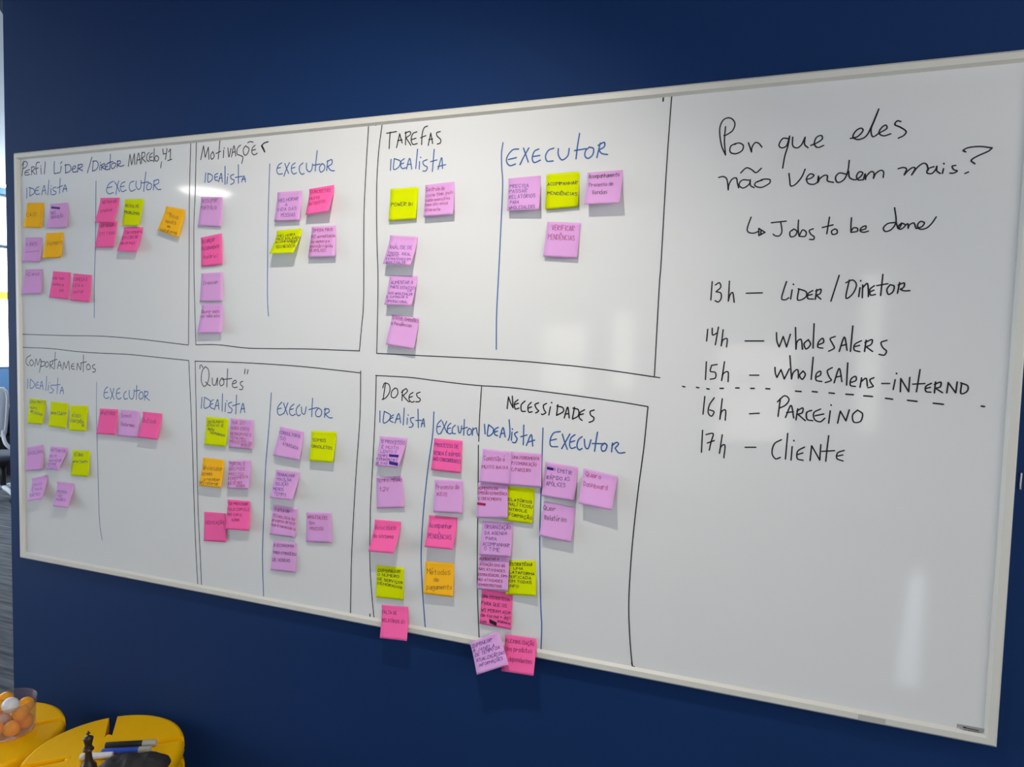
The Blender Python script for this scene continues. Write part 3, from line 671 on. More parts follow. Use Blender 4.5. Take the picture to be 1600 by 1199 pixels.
ROUND = set('CGOQSUJBDPR0235689()abcdeghjmnopqrstuyçãáéêóõôÇÓÕÚ')
def lettering(text, x0, y0, x1, y1, h):
    """pixel polylines of a line of pen lettering on the baseline (x0,y0)-(x1,y1), capital height h"""
    out, cur = [], 0.0
    for ch in text:
        st, w = glyph(ch)
        jy = random.uniform(-0.25, 0.25); js = random.uniform(0.92, 1.08)
        for s in st:
            p = [(cur + x + 0.06 * y, y * js + jy) for x, y in s]
            out.append((p, ch in ROUND))
        cur += w
    sx = math.hypot(x1 - x0, y1 - y0) / max(cur - 1.4, 1.0)
    ux, uy = (x1 - x0) / math.hypot(x1 - x0, y1 - y0), (y1 - y0) / math.hypot(x1 - x0, y1 - y0)
    return [([(x0 + ux * x * sx, y0 + uy * x * sx - y * h / 6.6) for x, y in s], r) for s, r in out]

# ------------------------------------------------------------------ sticky notes
NU, NV, EXP, FLAT = 6, 14, 1.2, 0.13          # flat glued strip on top, then the paper stands off
PEN_W = 0.00082
def make_note(colour, quad, lift, label, group, ink, lines, region, scribbles=(), strokes='', base=0.0):
    """quad: TL, TR, BR, BL seen in the photograph; lift: mm the corners stand off the writing surface."""
    ox, oy, s = region
    q = [(ox + x / s, oy + y / s) for x, y in quad]
    if not isinstance(lift, (tuple, list)): lift = (0.4, 0.4, lift, lift)
    l4 = [v / 1000 * (1.22 if v > 1 else 1.0) + base / 1000 + 0.0005 for v in lift]
    tl, tr, br, bl = [on_y(px, py, YP - l) for (px, py), l in zip(q, l4)]
    def surf(u, v):
        t = tl.lerp(tr, u); b_ = bl.lerp(br, u)
        p = t.lerp(b_, v)
        lt, lb = l4[0] + (l4[1] - l4[0]) * u, l4[3] + (l4[2] - l4[3]) * u
        lf = lt + (lb - lt) * (((v - FLAT) / (1 - FLAT)) ** EXP if v > FLAT else 0)
        return Vector((p.x, YP - lf, p.z))
    org = surf(0.5, 0.0)
    root = empty('sticky_note', org)
    tag(root, label, 'sticky note', group)
    bm = bmesh.new()
    g = [[bm.verts.new(surf(i / NU, j / NV) - org) for i in range(NU + 1)] for j in range(NV + 1)]
    gb = [[bm.verts.new(v.co + Vector((0, 0.00018, 0))) for v in row] for row in g]
    for j in range(NV):
        for i in range(NU):
            bm.faces.new((g[j][i], g[j + 1][i], g[j + 1][i + 1], g[j][i + 1]))
            bm.faces.new((gb[j][i], gb[j][i + 1], gb[j + 1][i + 1], gb[j + 1][i]))
    for j in range(NV):
        bm.faces.new((g[j][0], gb[j][0], gb[j + 1][0], g[j + 1][0])); bm.faces.new((g[j][NU], g[j + 1][NU], gb[j + 1][NU], gb[j][NU]))
    for i in range(NU):
        bm.faces.new((g[0][i], g[0][i + 1], gb[0][i + 1], gb[0][i])); bm.faces.new((g[NV][i], gb[NV][i], gb[NV][i + 1], g[NV][i + 1]))
    bmesh.ops.recalc_face_normals(bm, faces=bm.faces)
    paper = obj('paper', bm, PAPER[colour], root)
    for k, p in enumerate(paper.data.polygons): p.use_smooth = k < NU * NV * 2

    def hit(px, py):
        """(u, v) of the note's surface seen at a pixel"""
        u, v, y = 0.5, 0.5, YP - sum(l4) / 4
        for _ in range(7):
            p = on_y(px, py, y)
            for _ in range(4):
                f = tl.lerp(tr, u).lerp(bl.lerp(br, u), v)
                du = (tr - tl).lerp(br - bl, v); dv = bl.lerp(br, u) - tl.lerp(tr, u)
                ex, ez = p.x - f.x, p.z - f.z
                det = du.x * dv.z - du.z * dv.x
                u += (ex * dv.z - ez * dv.x) / det; v += (du.x * ez - du.z * ex) / det
            v_ = min(max(v, 0.0), 1.0)
            y = surf(u, v_).y
        return u, v
    def put(bm, pix, w):
        pts, nn = [], []
        for px, py in pix:
            u, v = hit(px, py)
            if not (-0.01 < u < 1.01 and -0.01 < v < 1.01):
                if len(pts) > 1: add_ribbon(bm, pts, nn, w)
                pts, nn = [], []; continue
            u = min(max(u, 0.012), 0.988); v = min(max(v, 0.012), 0.988)
            e = 0.01
            n = (surf(u + e, v) - surf(u - e, v)).cross(surf(u, v - e) - surf(u, v + e)).normalized()
            if n.y > 0: n = -n
            pts.append(surf(u, v) - org + n * 0.0004); nn.append(n)
        if len(pts) > 1: add_ribbon(bm, pts, nn, w)
    bm = bmesh.new()
    for ln in lines:
        text, x0, y0, x1, y1, h = ln
        for st, rnd in lettering(text, ox + x0 / s, oy + y0 / s, ox + x1 / s, oy + y1 / s, h / s):
            put(bm, smooth_path(st, 3) if rnd and len(st) > 2 else st, PEN_W * (1.3 if colour == 'lime' else 1.0))
    for x0, y0, x1, y1, h in scribbles:                     # crossed-out words
        n = 16
        zz = [(ox + (x0 + (x1 - x0) * k / n) / s, oy + (y0 + (y1 - y0) * k / n + (h / 2 if k % 2 else -h / 2)) / s) for k in range(n + 1)]
        put(bm, zz, 0.0019)
        for t in (-0.3, 0.0, 0.3):
            put(bm, [(ox + x0 / s, oy + (y0 + t * h) / s), (ox + (x0 + x1) / 2 / s, oy + ((y0 + y1) / 2 + t * h) / s), (ox + x1 / s, oy + (y1 + t * h) / s)], 0.0021)
    for st in T(ox, oy, s, strokes): put(bm, st, PEN_W)
    if len(bm.faces): obj('pen_writing', bm, ink, root)
    else: bm.free()
    return root

PB, PR, PK, PP = M['pen_blue'], M['pen_red'], M['pen_black'], M['pen_plum']
G1, G2, G3, G4, G5, G6, G7 = ('sticky notes in the Perfil box', 'sticky notes in the Motivações box', 'sticky notes in the Tarefas box', 'sticky notes in the Comportamentos box',
                              'sticky notes in the Quotes box', 'sticky notes in the Dores box', 'sticky notes in the Necessidades box')
A1, A2 = (0, 200, 5), (0, 400, 5)
C1, C2 = (280, 180, 5), (280, 350, 5)
D1, D2, D3 = (560, 170, 5), (560, 350, 5), (760, 170, 5)
E1, E2 = (0, 540, 5), (0, 700, 5)
F1, F2 = (280, 550, 5), (280, 720, 5)
H1, H2 = (560, 580, 5), (560, 780, 5)
I1, I2 = (720, 600, 5), (720, 830, 5)
NOTES = [
 # ---- Perfil
 ('orange', ((212, 587), (344, 585), (325, 780), (182, 777)), 5, 'orange sticky note with one short word, under the Perfil Idealista heading', G1, PK, [('CAIO', 207, 694, 285, 690, 34)], A1),
 ('purple', ((392, 595), (532, 583), (520, 778), (362, 780)), 6, 'purple sticky note with a scribbled-out first word, in the Perfil box', G1, PB, [('NAS', 398, 676, 436, 674, 26), ('INOVAÇÃO', 398, 712, 494, 698, 26)], A1, [(402, 622, 468, 628, 16)]),
 ('purple', ((197, 857), (330, 855), (310, 1050), (172, 1042)), 6, 'purple sticky note reading 4 anos above an underline, left of the orange Homens note', G1, PP, [('4 ANOS', 205, 924, 290, 920, 32)], A1, (), '198,972 308,962'),
 ('orange', ((358, 825), (495, 815), (478, 1012), (333, 1018)), 6, 'orange sticky note reading Homens, right of the purple 4 anos note', G1, PK, [('Homens', 370, 922, 493, 908, 40)], A1),
 ('purple', ((198, 105), (330, 103), (322, 297), (168, 297)), 6, 'purple sticky note reading 42 anos, lowest note at the left edge of the Perfil box', G1, PP, [('42 anos', 207, 156, 308, 152, 28)], A2),
 ('pink', ((415, 120), (553, 130), (537, 342), (382, 322)), 5, 'left of two touching pink notes low in the Perfil box', G1, PP, [('ele tem', 415, 184, 500, 186, 26), ('sonho a', 412, 230, 496, 236, 24), ('pai', 465, 276, 498, 279, 24)], A2),
 ('pink', ((573, 137), (716, 150), (700, 362), (548, 348)), 5, 'right of two touching pink notes low in the Perfil box, near the blue divider', G1, PP, [('COMEÇA E', 575, 194, 684, 198, 26), ('ESTÁ A', 570, 242, 650, 242, 24), ('confiar', 570, 292, 656, 288, 26)], A2),
 ('pink', ((772, 735), (916, 730), (888, 932), (740, 935)), 7, 'pink sticky note tucked below the 40 horas note under Perfil Executor', G1, PP, [('SER SEGURO', 778, 780, 904, 768, 26), ('EM 1 ANO', 778, 842, 902, 830, 26)], A1),
 ('pink', ((785, 547), (934, 545), (885, 740), (740, 737)), (0.8, 0.8, 11, 9), 'pink sticky note starting 40 horas, left of the lime note under Perfil Executor', G1, PP, [('40 horas', 800, 596, 912, 582, 30), ('cresce', 785, 662, 876, 650, 28)], A1),
 ('lime', ((975, 557), (1125, 555), (1085, 765), (952, 762)), 6, 'lime sticky note reading Resolve problemas under Perfil Executor', G1, PK, [('RESOLVE', 980, 618, 1086, 622, 22), ('PROBLEMAS', 972, 668, 1092, 682, 24)], A1),
 ('pink', ((968, 775), (1118, 775), (1060, 968), (912, 962)), 16, 'pink sticky note curling away from the board, below the lime Resolve problemas note', G1, PP, [('Ele compara', 980, 830, 1106, 818, 28), ('EM CONTAR', 955, 874, 1080, 862, 26), ('de preço', 940, 912, 1056, 906, 26)], A1),
 ('orange', ((1297, 612), (1448, 640), (1395, 857), (1230, 798)), 11, 'tilted orange sticky note at the right side of the Perfil box', G1, PK, [('"Boa', 1304, 694, 1390, 714, 40), ('NAVES', 1296, 742, 1376, 756, 24), ('de', 1305, 776, 1330, 780, 20), ('plataforma', 1252, 804, 1380, 832, 26)], A1),
 # ---- Motivações
 ('purple', ((172, 640), (340, 640), (328, 873), (145, 862)), 6, 'purple sticky note at the top of the Motivações Idealista column', G2, PP, [('ASSUMIR', 180, 686, 298, 681, 32), ('PORTFÓLIO', 170, 740, 292, 735, 30)], C1),
 ('pink', ((168, 958), (332, 923), (338, 1165), (172, 1185)), 5, 'pink sticky note with a last line in brackets, in the Motivações Idealista column', G2, PP, [('ALCANÇAR', 178, 1004, 276, 986, 30), ('FATURAMENTO', 176, 1060, 312, 1038, 28), ('(salário)', 188, 1122, 296, 1112, 32)], C1),
 ('purple', ((172, 387), (338, 378), (338, 605), (160, 607)), 6, 'purple sticky note with a single word, below the pink Motivações note', G2, PP, [('Crescer', 190, 476, 306, 466, 30)], C2),
 ('purple', ((175, 632), (340, 628), (330, 853), (138, 855)), 14, 'lowest purple sticky note of the Motivações Idealista column, near the box bottom', G2, PP, [('Reunir mais', 172, 698, 313, 694, 26), ('por mês etc', 160, 732, 316, 730, 24)], C2),
 ('purple', ((767, 603), (960, 590), (940, 820), (742, 828)), 10, 'purple sticky note reading Melhorar a vida das pessoas', G2, PB, [('MELHORAR', 778, 684, 930, 664, 30), ('A', 828, 712, 846, 710, 24), ('VIDA DAS', 766, 752, 916, 742, 28), ('PESSOAS', 796, 796, 906, 792, 30)], C1),
 ('pink', ((1015, 577), (1210, 545), (1165, 748), (985, 780)), (0.4, 0.4, 22, 17), 'pink sticky note curling away from the board under Motivações Executor', G2, PR, [('CONCRETAS', 1026, 614, 1182, 600, 28), ('MUITO', 1020, 666, 1096, 656, 24), ('SATISFEITO', 1012, 710, 1140, 686, 26)], C1),
 ('lime', ((762, 903), (958, 885), (890, 1075), (703, 1083)), 25, 'lime sticky note curling strongly, left of a purple note under Motivações Executor', G2, PK, [('MELHORA', 772, 957, 906, 942, 22), ('MAIS AGILIDADE', 762, 980, 946, 966, 20), ('ACOMPANHAR', 752, 1004, 926, 990, 20), ('DA', 880, 1006, 908, 1004, 18), ('SEU NEGÓCIO', 756, 1042, 906, 1032, 24)], C1, (), '942,886 950,894 944,896'),
 ('purple', ((1035, 872), (1222, 863), (1218, 1107), (1005, 1110)), 11, 'purple sticky note with five red lines, right of the lime note under Motivações Executor', G2, PR, [('ESPERA MAIS', 1030, 914, 1200, 906, 26), ('VOZ acreditando', 1030, 962, 1220, 952, 26), ('da demora e', 1030, 1000, 1176, 994, 24), ('emissão rápida', 1022, 1036, 1198, 1032, 26), ('AS APÓLICES', 1018, 1070, 1146, 1068, 24)], C1),
 # ---- Tarefas
 ('lime', ((250, 627), (468, 610), (448, 860), (235, 875)), 7, 'lime sticky note with one line of writing under Tarefas Idealista', G3, PK, [('POWER BI', 256, 762, 424, 758, 30)], D1),
 ('purple', ((522, 597), (748, 570), (740, 825), (508, 842)), 12, 'purple sticky note with red cycle time writing, right of a lime Tarefas note', G3, PR, [('Controle do', 530, 646, 674, 636, 32), ('cycle time, pois', 530, 692, 736, 664, 28), ('cada executivo', 526, 728, 716, 708, 26), ('tem dinâmica', 520, 764, 696, 746, 24), ('diferente', 520, 804, 640, 796, 26)], D1),
 ('purple', ((247, 88), (465, 100), (405, 325), (190, 312)), 20, 'purple sticky note reading Análise de dados, curling away below the lime Tarefas note', G3, PB, [('ANÁLISE DE', 243, 196, 420, 200, 30), ('DADOS, IDEAL', 234, 234, 412, 250, 22), ('MENTO', 226, 256, 308, 256, 16), ('ESTRATÉGICO EM', 216, 282, 408, 288, 20), ('WHOLESALER', 215, 310, 368, 314, 22)], D2),
 ('purple', ((243, 402), (462, 407), (412, 640), (202, 630)), 18, 'purple sticky note reading Aumentar a parte estatística, middle of the purple Tarefas column', G3, PB, [('AUMENTAR A', 256, 472, 426, 470, 28), ('PARTE ESTATÍSTI', 252, 504, 444, 514, 24), ('CA', 384, 530, 416, 530, 18), ('DOS WHOLESALER', 236, 550, 422, 560, 20), ('E DIMINUIR A', 222, 580, 386, 582, 20), ('OPERACIONAL', 222, 614, 386, 622, 22)], D2),
 ('purple', ((262, 707), (475, 737), (430, 980), (212, 942)), 14, 'purple sticky note reading Status at the top, lowest of the Tarefas Idealista column', G3, PP, [('STATUS, EMISSÕES', 266, 744, 468, 772, 26), ('e Pendências', 258, 788, 416, 808, 28)], D2),
 ('purple', ((172, 545), (425, 522), (408, 787), (160, 797)), (0.4, 0.4, 15, 13), 'purple sticky note reading Precisa passar relatórios under Tarefas Executor', G3, PB, [('PRECISA', 182, 620, 330, 614, 30), ('PASSAR', 178, 662, 318, 652, 30), ('RELATÓRIOS', 178, 706, 382, 692, 30), ('PARA', 186, 746, 254, 742, 28), ('WHOLESALERS', 176, 786, 378, 776, 26)], D3),
 ('lime', ((470, 512), (728, 490), (715, 765), (458, 787)), 6, 'lime sticky note reading Acompanhar pendências under Tarefas Executor', G3, PK, [('ACOMPANHAR', 476, 602, 712, 590, 26), ('PENDÊNCIAS', 476, 672, 710, 678, 26)], D3),
 ('purple', ((793, 500), (1065, 478), (1040, 735), (763, 747)), 20, 'purple sticky note reading Acompanhamento processo de vendas', G3, PK, [('Acompanhamento', 800, 546, 1040, 528, 34), ('Processo de', 802, 612, 990, 600, 32), ('Vendas', 826, 670, 944, 664, 34)], D3),
 ('purple', ((478, 882), (738, 892), (705, 1170), (443, 1155)), 7, 'purple sticky note reading Verificar pendências in large red letters, below the lime note', G3, PR, [('VERIFICAR', 512, 946, 686, 956, 42), ('PENDÊNCIAS', 482, 1020, 690, 1030, 42)], D3),
 # ---- Comportamentos
 ('lime', ((230, 413), (360, 430), (330, 617), (210, 608)), 8, 'lime sticky note, leftmost of the three in the Comportamentos box top row', G4, PK, [('USA MUITO', 236, 448, 356, 456, 22), ('MUITO', 236, 494, 288, 500, 18), ('APLICATIVO', 238, 524, 332, 552, 20)], E1),
 ('lime', ((395, 437), (533, 453), (515, 650), (378, 630)), 7, 'lime sticky note, middle of the three in the Comportamentos box top row', G4, PK, [('WHATSAPP', 396, 536, 518, 550, 26)], E1),
 ('lime', ((548, 467), (685, 472), (668, 672), (535, 663)), 7, 'lime sticky note, rightmost of the three in the Comportamentos box top row', G4, PK, [('VÍDEO', 560, 558, 630, 564, 24), ('CONFERÊN', 550, 598, 652, 610, 24), ('B', 640, 632, 656, 634, 18)], E1),
 ('pink', ((778, 493), (922, 500), (905, 700), (752, 690)), 9, 'pink sticky note left of a purple one under Comportamentos Executor', G4, PP, [('WhatsApp', 785, 540, 902, 542, 36)], E1),
 ('purple', ((942, 500), (1092, 513), (1075, 720), (915, 707)), 8, 'purple sticky note between two pink ones under Comportamentos Executor', G4, PP, [('Somos', 946, 562, 1028, 562, 32), ('Redormes', 946, 628, 1050, 640, 32)], E1),
 ('pink', ((1115, 517), (1265, 533), (1228, 737), (1075, 718)), 16, 'pink sticky note right of a purple one under Comportamentos Executor, curling away', G4, PP, [('Outlook', 1115, 602, 1224, 612, 40)], E1),
 ('purple', ((212, 795), (340, 775), (332, 970), (197, 982)), 6, 'purple sticky note at the left edge of the Comportamentos box, second row', G4, PB, [('EXCELENTE', 220, 856, 342, 840, 24)], E1),
 ('purple', ((393, 787), (528, 800), (452, 978), (358, 967)), (0.4, 0.4, 19, 14), 'purple sticky note with five crowded blue lines, curling, in the Comportamentos box', G4, PB, [('NOTEBOOK', 395, 828, 516, 838, 24), ('DE M', 390, 876, 440, 876, 22), ('INOVADOR', 380, 912, 480, 910, 22), ('SEMPRE', 370, 938, 442, 940, 20), ('ATENTO', 364, 968, 446, 970, 24)], E1),
 ('lime', ((565, 815), (703, 825), (690, 1027), (552, 1015)), 7, 'lime sticky note alone in the second row of the Comportamentos box', G4, PK, [('Vídeo', 578, 868, 650, 864, 30), ('WHATSAPP', 568, 916, 688, 920, 20)], E1),
 ('purple', ((247, 240), (370, 213), (325, 400), (213, 418)), 20, 'tilted purple sticky note, left one of two in the lowest Comportamentos row', G4, PB, [('ENVIO', 255, 308, 328, 292, 26), ('É MAIS', 250, 338, 328, 330, 22), ('RÁPIDO', 235, 386, 314, 370, 26)], E2),
 ('purple', ((445, 262), (580, 278), (525, 470), (413, 458)), 18, 'purple sticky note, right one of two in the lowest Comportamentos row', G4, PB, [('PENSA', 450, 356, 522, 358, 26), ('NO', 455, 386, 486, 386, 20), ('MUNDO', 440, 416, 512, 418, 24)], E2),
 # ---- Quotes
 ('lime', ((210, 507), (382, 520), (363, 740), (195, 725)), 8, 'lime sticky note under Quotes Idealista, left of a purple note', G5, PK, [('SEGUNDO', 222, 556, 346, 556, 20), ('ENVIO É', 222, 582, 346, 588, 20), ('MUITO', 225, 612, 272, 618, 18), ('DEMORADO', 245, 640, 360, 664, 20)], F1),
 ('purple', ((402, 517), (580, 535), (570, 765), (388, 748)), 6, 'purple sticky note with six red lines, right of the lime note under Quotes Idealista', G5, PR, [('NA 20', 415, 566, 515, 566, 28), ('HORA ENVIO', 405, 608, 548, 616, 28), ('NENHUM PAÍS', 402, 650, 562, 662, 26), ('TEMA MEU', 400, 680, 520, 696, 24), ('PROCESSO DE', 395, 712, 570, 730, 26), ('RISCO', 485, 740, 556, 746, 20)], F1),
 ('orange', ((185, 825), (353, 845), (325, 1065), (152, 1045)), 15, 'orange sticky note in the Quotes Idealista column', G5, PK, [('Wholesaler', 187, 920, 340, 932, 38), ('DEMORA', 178, 968, 258, 966, 24), ('a receber', 190, 1006, 322, 1010, 28), ('NOS retornar', 160, 1034, 308, 1042, 26)], F1),
 ('purple', ((385, 850), (560, 845), (540, 1073), (375, 1068)), 12, 'purple sticky note with red writing, right of the orange note under Quotes Idealista', G5, PR, [('PORTAL É', 394, 886, 515, 888, 28), ('NÃO PODE', 388, 930, 516, 926, 28), ('PRECISO', 388, 968, 502, 966, 24), ('FERRAMENTA', 382, 1004, 538, 986, 24), ('QUE DÊ MAIS', 378, 1038, 492, 1032, 24), ('VENDA', 445, 1056, 512, 1056, 20)], F1),
 ('pink', ((195, 400), (365, 412), (368, 637), (192, 628)), 4, 'pink sticky note half covered by another pink note, lower Quotes Idealista column', G5, PP, [('DEDICAÇÃO', 205, 498, 350, 496, 26)], F2),
 ('pink', ((378, 303), (552, 317), (545, 550), (358, 535)), 14, 'bright pink sticky note overlapping a darker pink one, lower Quotes Idealista column', G5, PP, [('SE PRECISAR', 388, 346, 535, 350, 22), ('FALO COM ELE', 376, 390, 550, 394, 22), ('MAS COM O', 370, 430, 488, 436, 22), ('CLIENTE', 412, 472, 472, 474, 20)], F2, (), '', 1.2),
 ('purple', ((788, 583), (973, 625), (938, 850), (733, 810)), 12, 'purple sticky note left of a lime one under Quotes Executor', G5, PB, [('CONSULTORIA', 785, 640, 945, 674, 28), ('SÓ', 790, 686, 832, 696, 28), ('ATRASADA', 810, 728, 930, 768, 28)], F1),
 ('lime', ((1030, 617), (1228, 625), (1200, 867), (1015, 850)), 13, 'lime sticky note reading Somos obsoletos', G5, PK, [('SOMOS', 1042, 698, 1146, 706, 26), ('OBSOLETOS', 1036, 748, 1194, 764, 24)], F1),
 ('purple', ((755, 920), (942, 940), (882, 1163), (707, 1140)), 18, 'purple sticky note with five blue lines, second in the Quotes Executor column', G5, PB, [('TRABALHAR', 762, 970, 902, 982, 28), ('MAIS NA', 766, 1006, 878, 1012, 26), ('SOLUÇÃO', 752, 1044, 852, 1046, 28), ('MENOS', 736, 1084, 816, 1088, 28), ('TEMPO', 742, 1120, 834, 1132, 28)], F1),
 ('purple', ((735, 343), (923, 373), (905, 605), (707, 577)), 7, 'purple sticky note reading Falta de tecnologia, third in the Quotes Executor column', G5, PR, [('Falta de', 750, 394, 862, 408, 34), ('TECNOLOGIA NO', 732, 438, 905, 472, 24), ('processo de hoje', 726, 472, 906, 502, 26), ('que é necessária', 722, 508, 906, 546, 26)], F2),
 ('purple', ((993, 403), (1187, 408), (1193, 645), (990, 635)), 5, 'purple sticky note reading Wholesalers in red, alone at the right of the Quotes Executor column', G5, PR, [('WHOLESALERS', 1004, 450, 1156, 462, 28), ('SEM', 1016, 498, 1056, 502, 24), ('PROCESSO', 1022, 542, 1126, 546, 28)], F2),
 ('purple', ((735, 622), (918, 642), (910, 877), (713, 855)), 6, 'lowest purple sticky note of the Quotes Executor column', G5, PK, [('A ECONOMIA', 738, 672, 896, 680, 24), ('PARA O PROCESSO', 736, 728, 916, 744, 24), ('DE VENDAS', 730, 786, 866, 794, 26)], F2),
 # ---- Dores
 ('purple', ((167, 508), (382, 525), (308, 755), (132, 740)), (0.4, 0.4, 20, 14), 'purple sticky note with two blue scribbled-out words, under Dores Idealista', G6, PB, [('O PROCESSO', 180, 562, 362, 578, 30), ('É MUITO', 182, 606, 312, 614, 26), ('LENTO O', 175, 640, 298, 644, 24), ('TEMPO', 155, 672, 228, 674, 22), ('P/TRANSMITIR É', 142, 698, 306, 708, 22), ('DE DIAS', 135, 728, 228, 732, 20)], H1, [(242, 660, 312, 666, 18), (242, 716, 308, 730, 24)]),
 ('purple', ((138, 830), (340, 820), (357, 1068), (143, 1075)), 6, 'purple sticky note shaded by the one above, second in the Dores Idealista column', G6, PP, [('TEMPO MÉDIO', 146, 870, 338, 862, 28), ('1.2V', 165, 940, 238, 936, 34)], H1),
 ('pink', ((127, 160), (333, 177), (272, 427), (77, 410)), 26, 'pink sticky note reading Velocidade do sistema, curling far off the board', G6, PP, [('Velocidade', 130, 240, 296, 242, 42), ('do sistema', 115, 302, 272, 308, 34)], H2),
 ('lime', ((140, 517), (353, 537), (350, 792), (135, 768)), 7, 'lime sticky note reading Diminuir o número de serviços demorados', G6, PK, [('DIMINUIR', 152, 568, 326, 580, 24), ('O NÚMERO', 150, 600, 318, 616, 22), ('DE SERVIÇOS', 150, 632, 346, 666, 22), ('DEMORADOS', 150, 666, 342, 704, 22)], H2),
 ('pink', ((180, 825), (387, 842), (378, 1110), (167, 1087)), (0.4, 0.4, 22, 20), 'pink sticky note reading Falta de relatórios, hanging over the whiteboard bottom frame', G6, PP, [('FALTA DE', 185, 894, 300, 906, 28), ('RELATÓRIOS (3)', 186, 958, 358, 976, 28)], H2),
 ('pink', ((592, 525), (813, 545), (795, 800), (567, 772)), 8, 'pink sticky note reading Processo de venda, topmost under Dores Executor', G6, PB, [('PROCESSO DE', 598, 590, 782, 606, 32), ('VENDA É RÁPIDO', 588, 654, 796, 670, 32), ('NOS CONCORRENTES', 586, 698, 800, 722, 30)], H1),
 ('purple', ((597, 848), (815, 857), (812, 1115), (585, 1103)), 9, 'purple sticky note reading Processo de aceite, in the Dores Executor column', G6, PR, [('Processo de', 606, 924, 786, 922, 38), ('ACEITE', 612, 974, 696, 978, 28)], H1),
 ('pink', ((552, 125), (773, 145), (737, 397), (515, 375)), 18, 'pink sticky note reading Acompanhar pendências, in the Dores Executor column', G6, PB, [('Acompanhar', 556, 222, 732, 232, 42), ('PENDÊNCIAS', 545, 304, 726, 318, 38)], H2),
 ('orange', ((522, 487), (745, 502), (737, 767), (507, 740)), 12, 'orange sticky note reading Métodos de pagamento', G6, PK, [('Métodos', 536, 588, 718, 594, 46), ('de', 590, 644, 628, 648, 36), ('pagamento', 534, 706, 730, 706, 40)], H2),
 # ---- Necessidades
 ('purple', ((135, 775), (365, 790), (365, 1050), (122, 1048)), (0.5, 2.0, 10, 7), 'purple sticky note with red writing overlapping the lime Relatórios note', G7, PR, [('AUMENTO DA', 136, 826, 290, 830, 24), ('EMISSÃO ESTRATÉGICA', 136, 862, 362, 872, 24), ('E CRESCIMENTO', 138, 906, 316, 914, 24)], I1, [(130, 936, 192, 944, 16)]),
 ('lime', ((358, 800), (578, 820), (558, 1095), (345, 1068)), 6, 'lime sticky note partly behind a purple one, first line ending in latórios', G7, PK, [('ELATÓRIOS', 372, 912, 556, 936, 24), ('NALÍTICOS/', 374, 948, 558, 974, 24), ('NTROLE', 378, 990, 518, 1006, 22), ('FORMAÇÃO', 376, 1032, 556, 1062, 26)], I1),
 ('purple', ((175, 507), (395, 530), (375, 790), (142, 768)), 7, 'purple sticky note reading Comissão é muito baixa, left of two touching purple notes', G7, PR, [('Comissão é', 180, 598, 344, 606, 40), ('MUITO BAIXA', 165, 660, 370, 668, 28)], I1, (), '', 1.2),
 ('purple', ((394, 529), (632, 548), (628, 812), (375, 790)), 7, 'purple sticky note reading Uma ferramenta, right of two touching purple notes', G7, PR, [('UMA FERRAMENTA', 405, 586, 612, 598, 26), ('P/ COMUNICAÇÃO', 398, 630, 592, 644, 26), ('C/ PARCEIRO', 395, 682, 546, 690, 28)], I1, (), '', 0.9),
 ('purple', ((970, 170), (1208, 187), (1188, 455), (943, 440)), 9, 'purple sticky note reading Organização da agenda para acompanhar o time', G7, PB, [('ORGANIZAÇÃO', 988, 232, 1190, 238, 32), ('DA AGENDA', 988, 278, 1162, 280, 26), ('PARA', 995, 318, 1080, 324, 26), ('ACOMPANHAR', 972, 364, 1180, 376, 30), ('O TIME', 982, 398, 1106, 414, 30)], H2, (), '', 0.6),
 ('purple', ((140, 187), (378, 205), (368, 472), (128, 455)), (0.5, 2.0, 10, 9), 'purple sticky note with six small red lines overlapping the lime Estratégia note', G7, PR, [('AUMENTAR A', 146, 226, 298, 230, 22), ('ATENÇÃO DOS WS', 148, 268, 346, 284, 22), ('NAS ATIVIDADES', 142, 306, 346, 326, 22), ('ESTRATÉGICAS, DIMI-', 136, 350, 372, 364, 22), ('NUI ATIVIDADES', 136, 388, 326, 404, 22), ('ADMINISTRATIVAS', 136, 428, 320, 444, 22)], I2, (), '', 0.5),
 ('lime', ((366, 230), (583, 230), (587, 510), (350, 495)), (0.4, 0.4, 12, 6), 'lime sticky note partly behind a purple one, its first line reading Estratégia', G7, PK, [('ESTRATÉGIA', 378, 270, 560, 274, 24), ('UMA', 412, 300, 486, 304, 20), ('LATAFORMA', 380, 330, 576, 348, 22), ('NIFICADA', 380, 366, 550, 380, 24), ('OM TODAS', 378, 400, 552, 414, 22), ('INFO', 376, 438, 452, 444, 22)], I2),
 ('pink', ((165, 450), (405, 490), (392, 772), (145, 725)), 6, 'pink sticky note with a black crossed-out word, under the purple note in the Necessidades column', G7, PK, [('UMA ESTRATÉGIA', 166, 520, 382, 550, 26), ('PARA QUE OS', 162, 574, 358, 598, 28), ('WS PERAM AGIR', 160, 628, 390, 652, 26), ('de forma + ágil', 156, 668, 388, 692, 28), ('com', 150, 716, 198, 720, 28), ('assessores', 286, 712, 388, 736, 26)], I2, [(226, 704, 278, 728, 26)]),
 ('pink', ((347, 808), (590, 843), (567, 1133), (315, 1095)), (6.2, 6.2, 27, 27), 'pink sticky note reading Flexibilização dos produtos dependentes, hanging over the bottom frame', G7, PP, [('FLEXIBILIZAÇÃO', 352, 868, 572, 898, 30), ('dos produtos', 350, 934, 556, 956, 40), ('dependentes', 374, 1016, 556, 1040, 40)], I2),
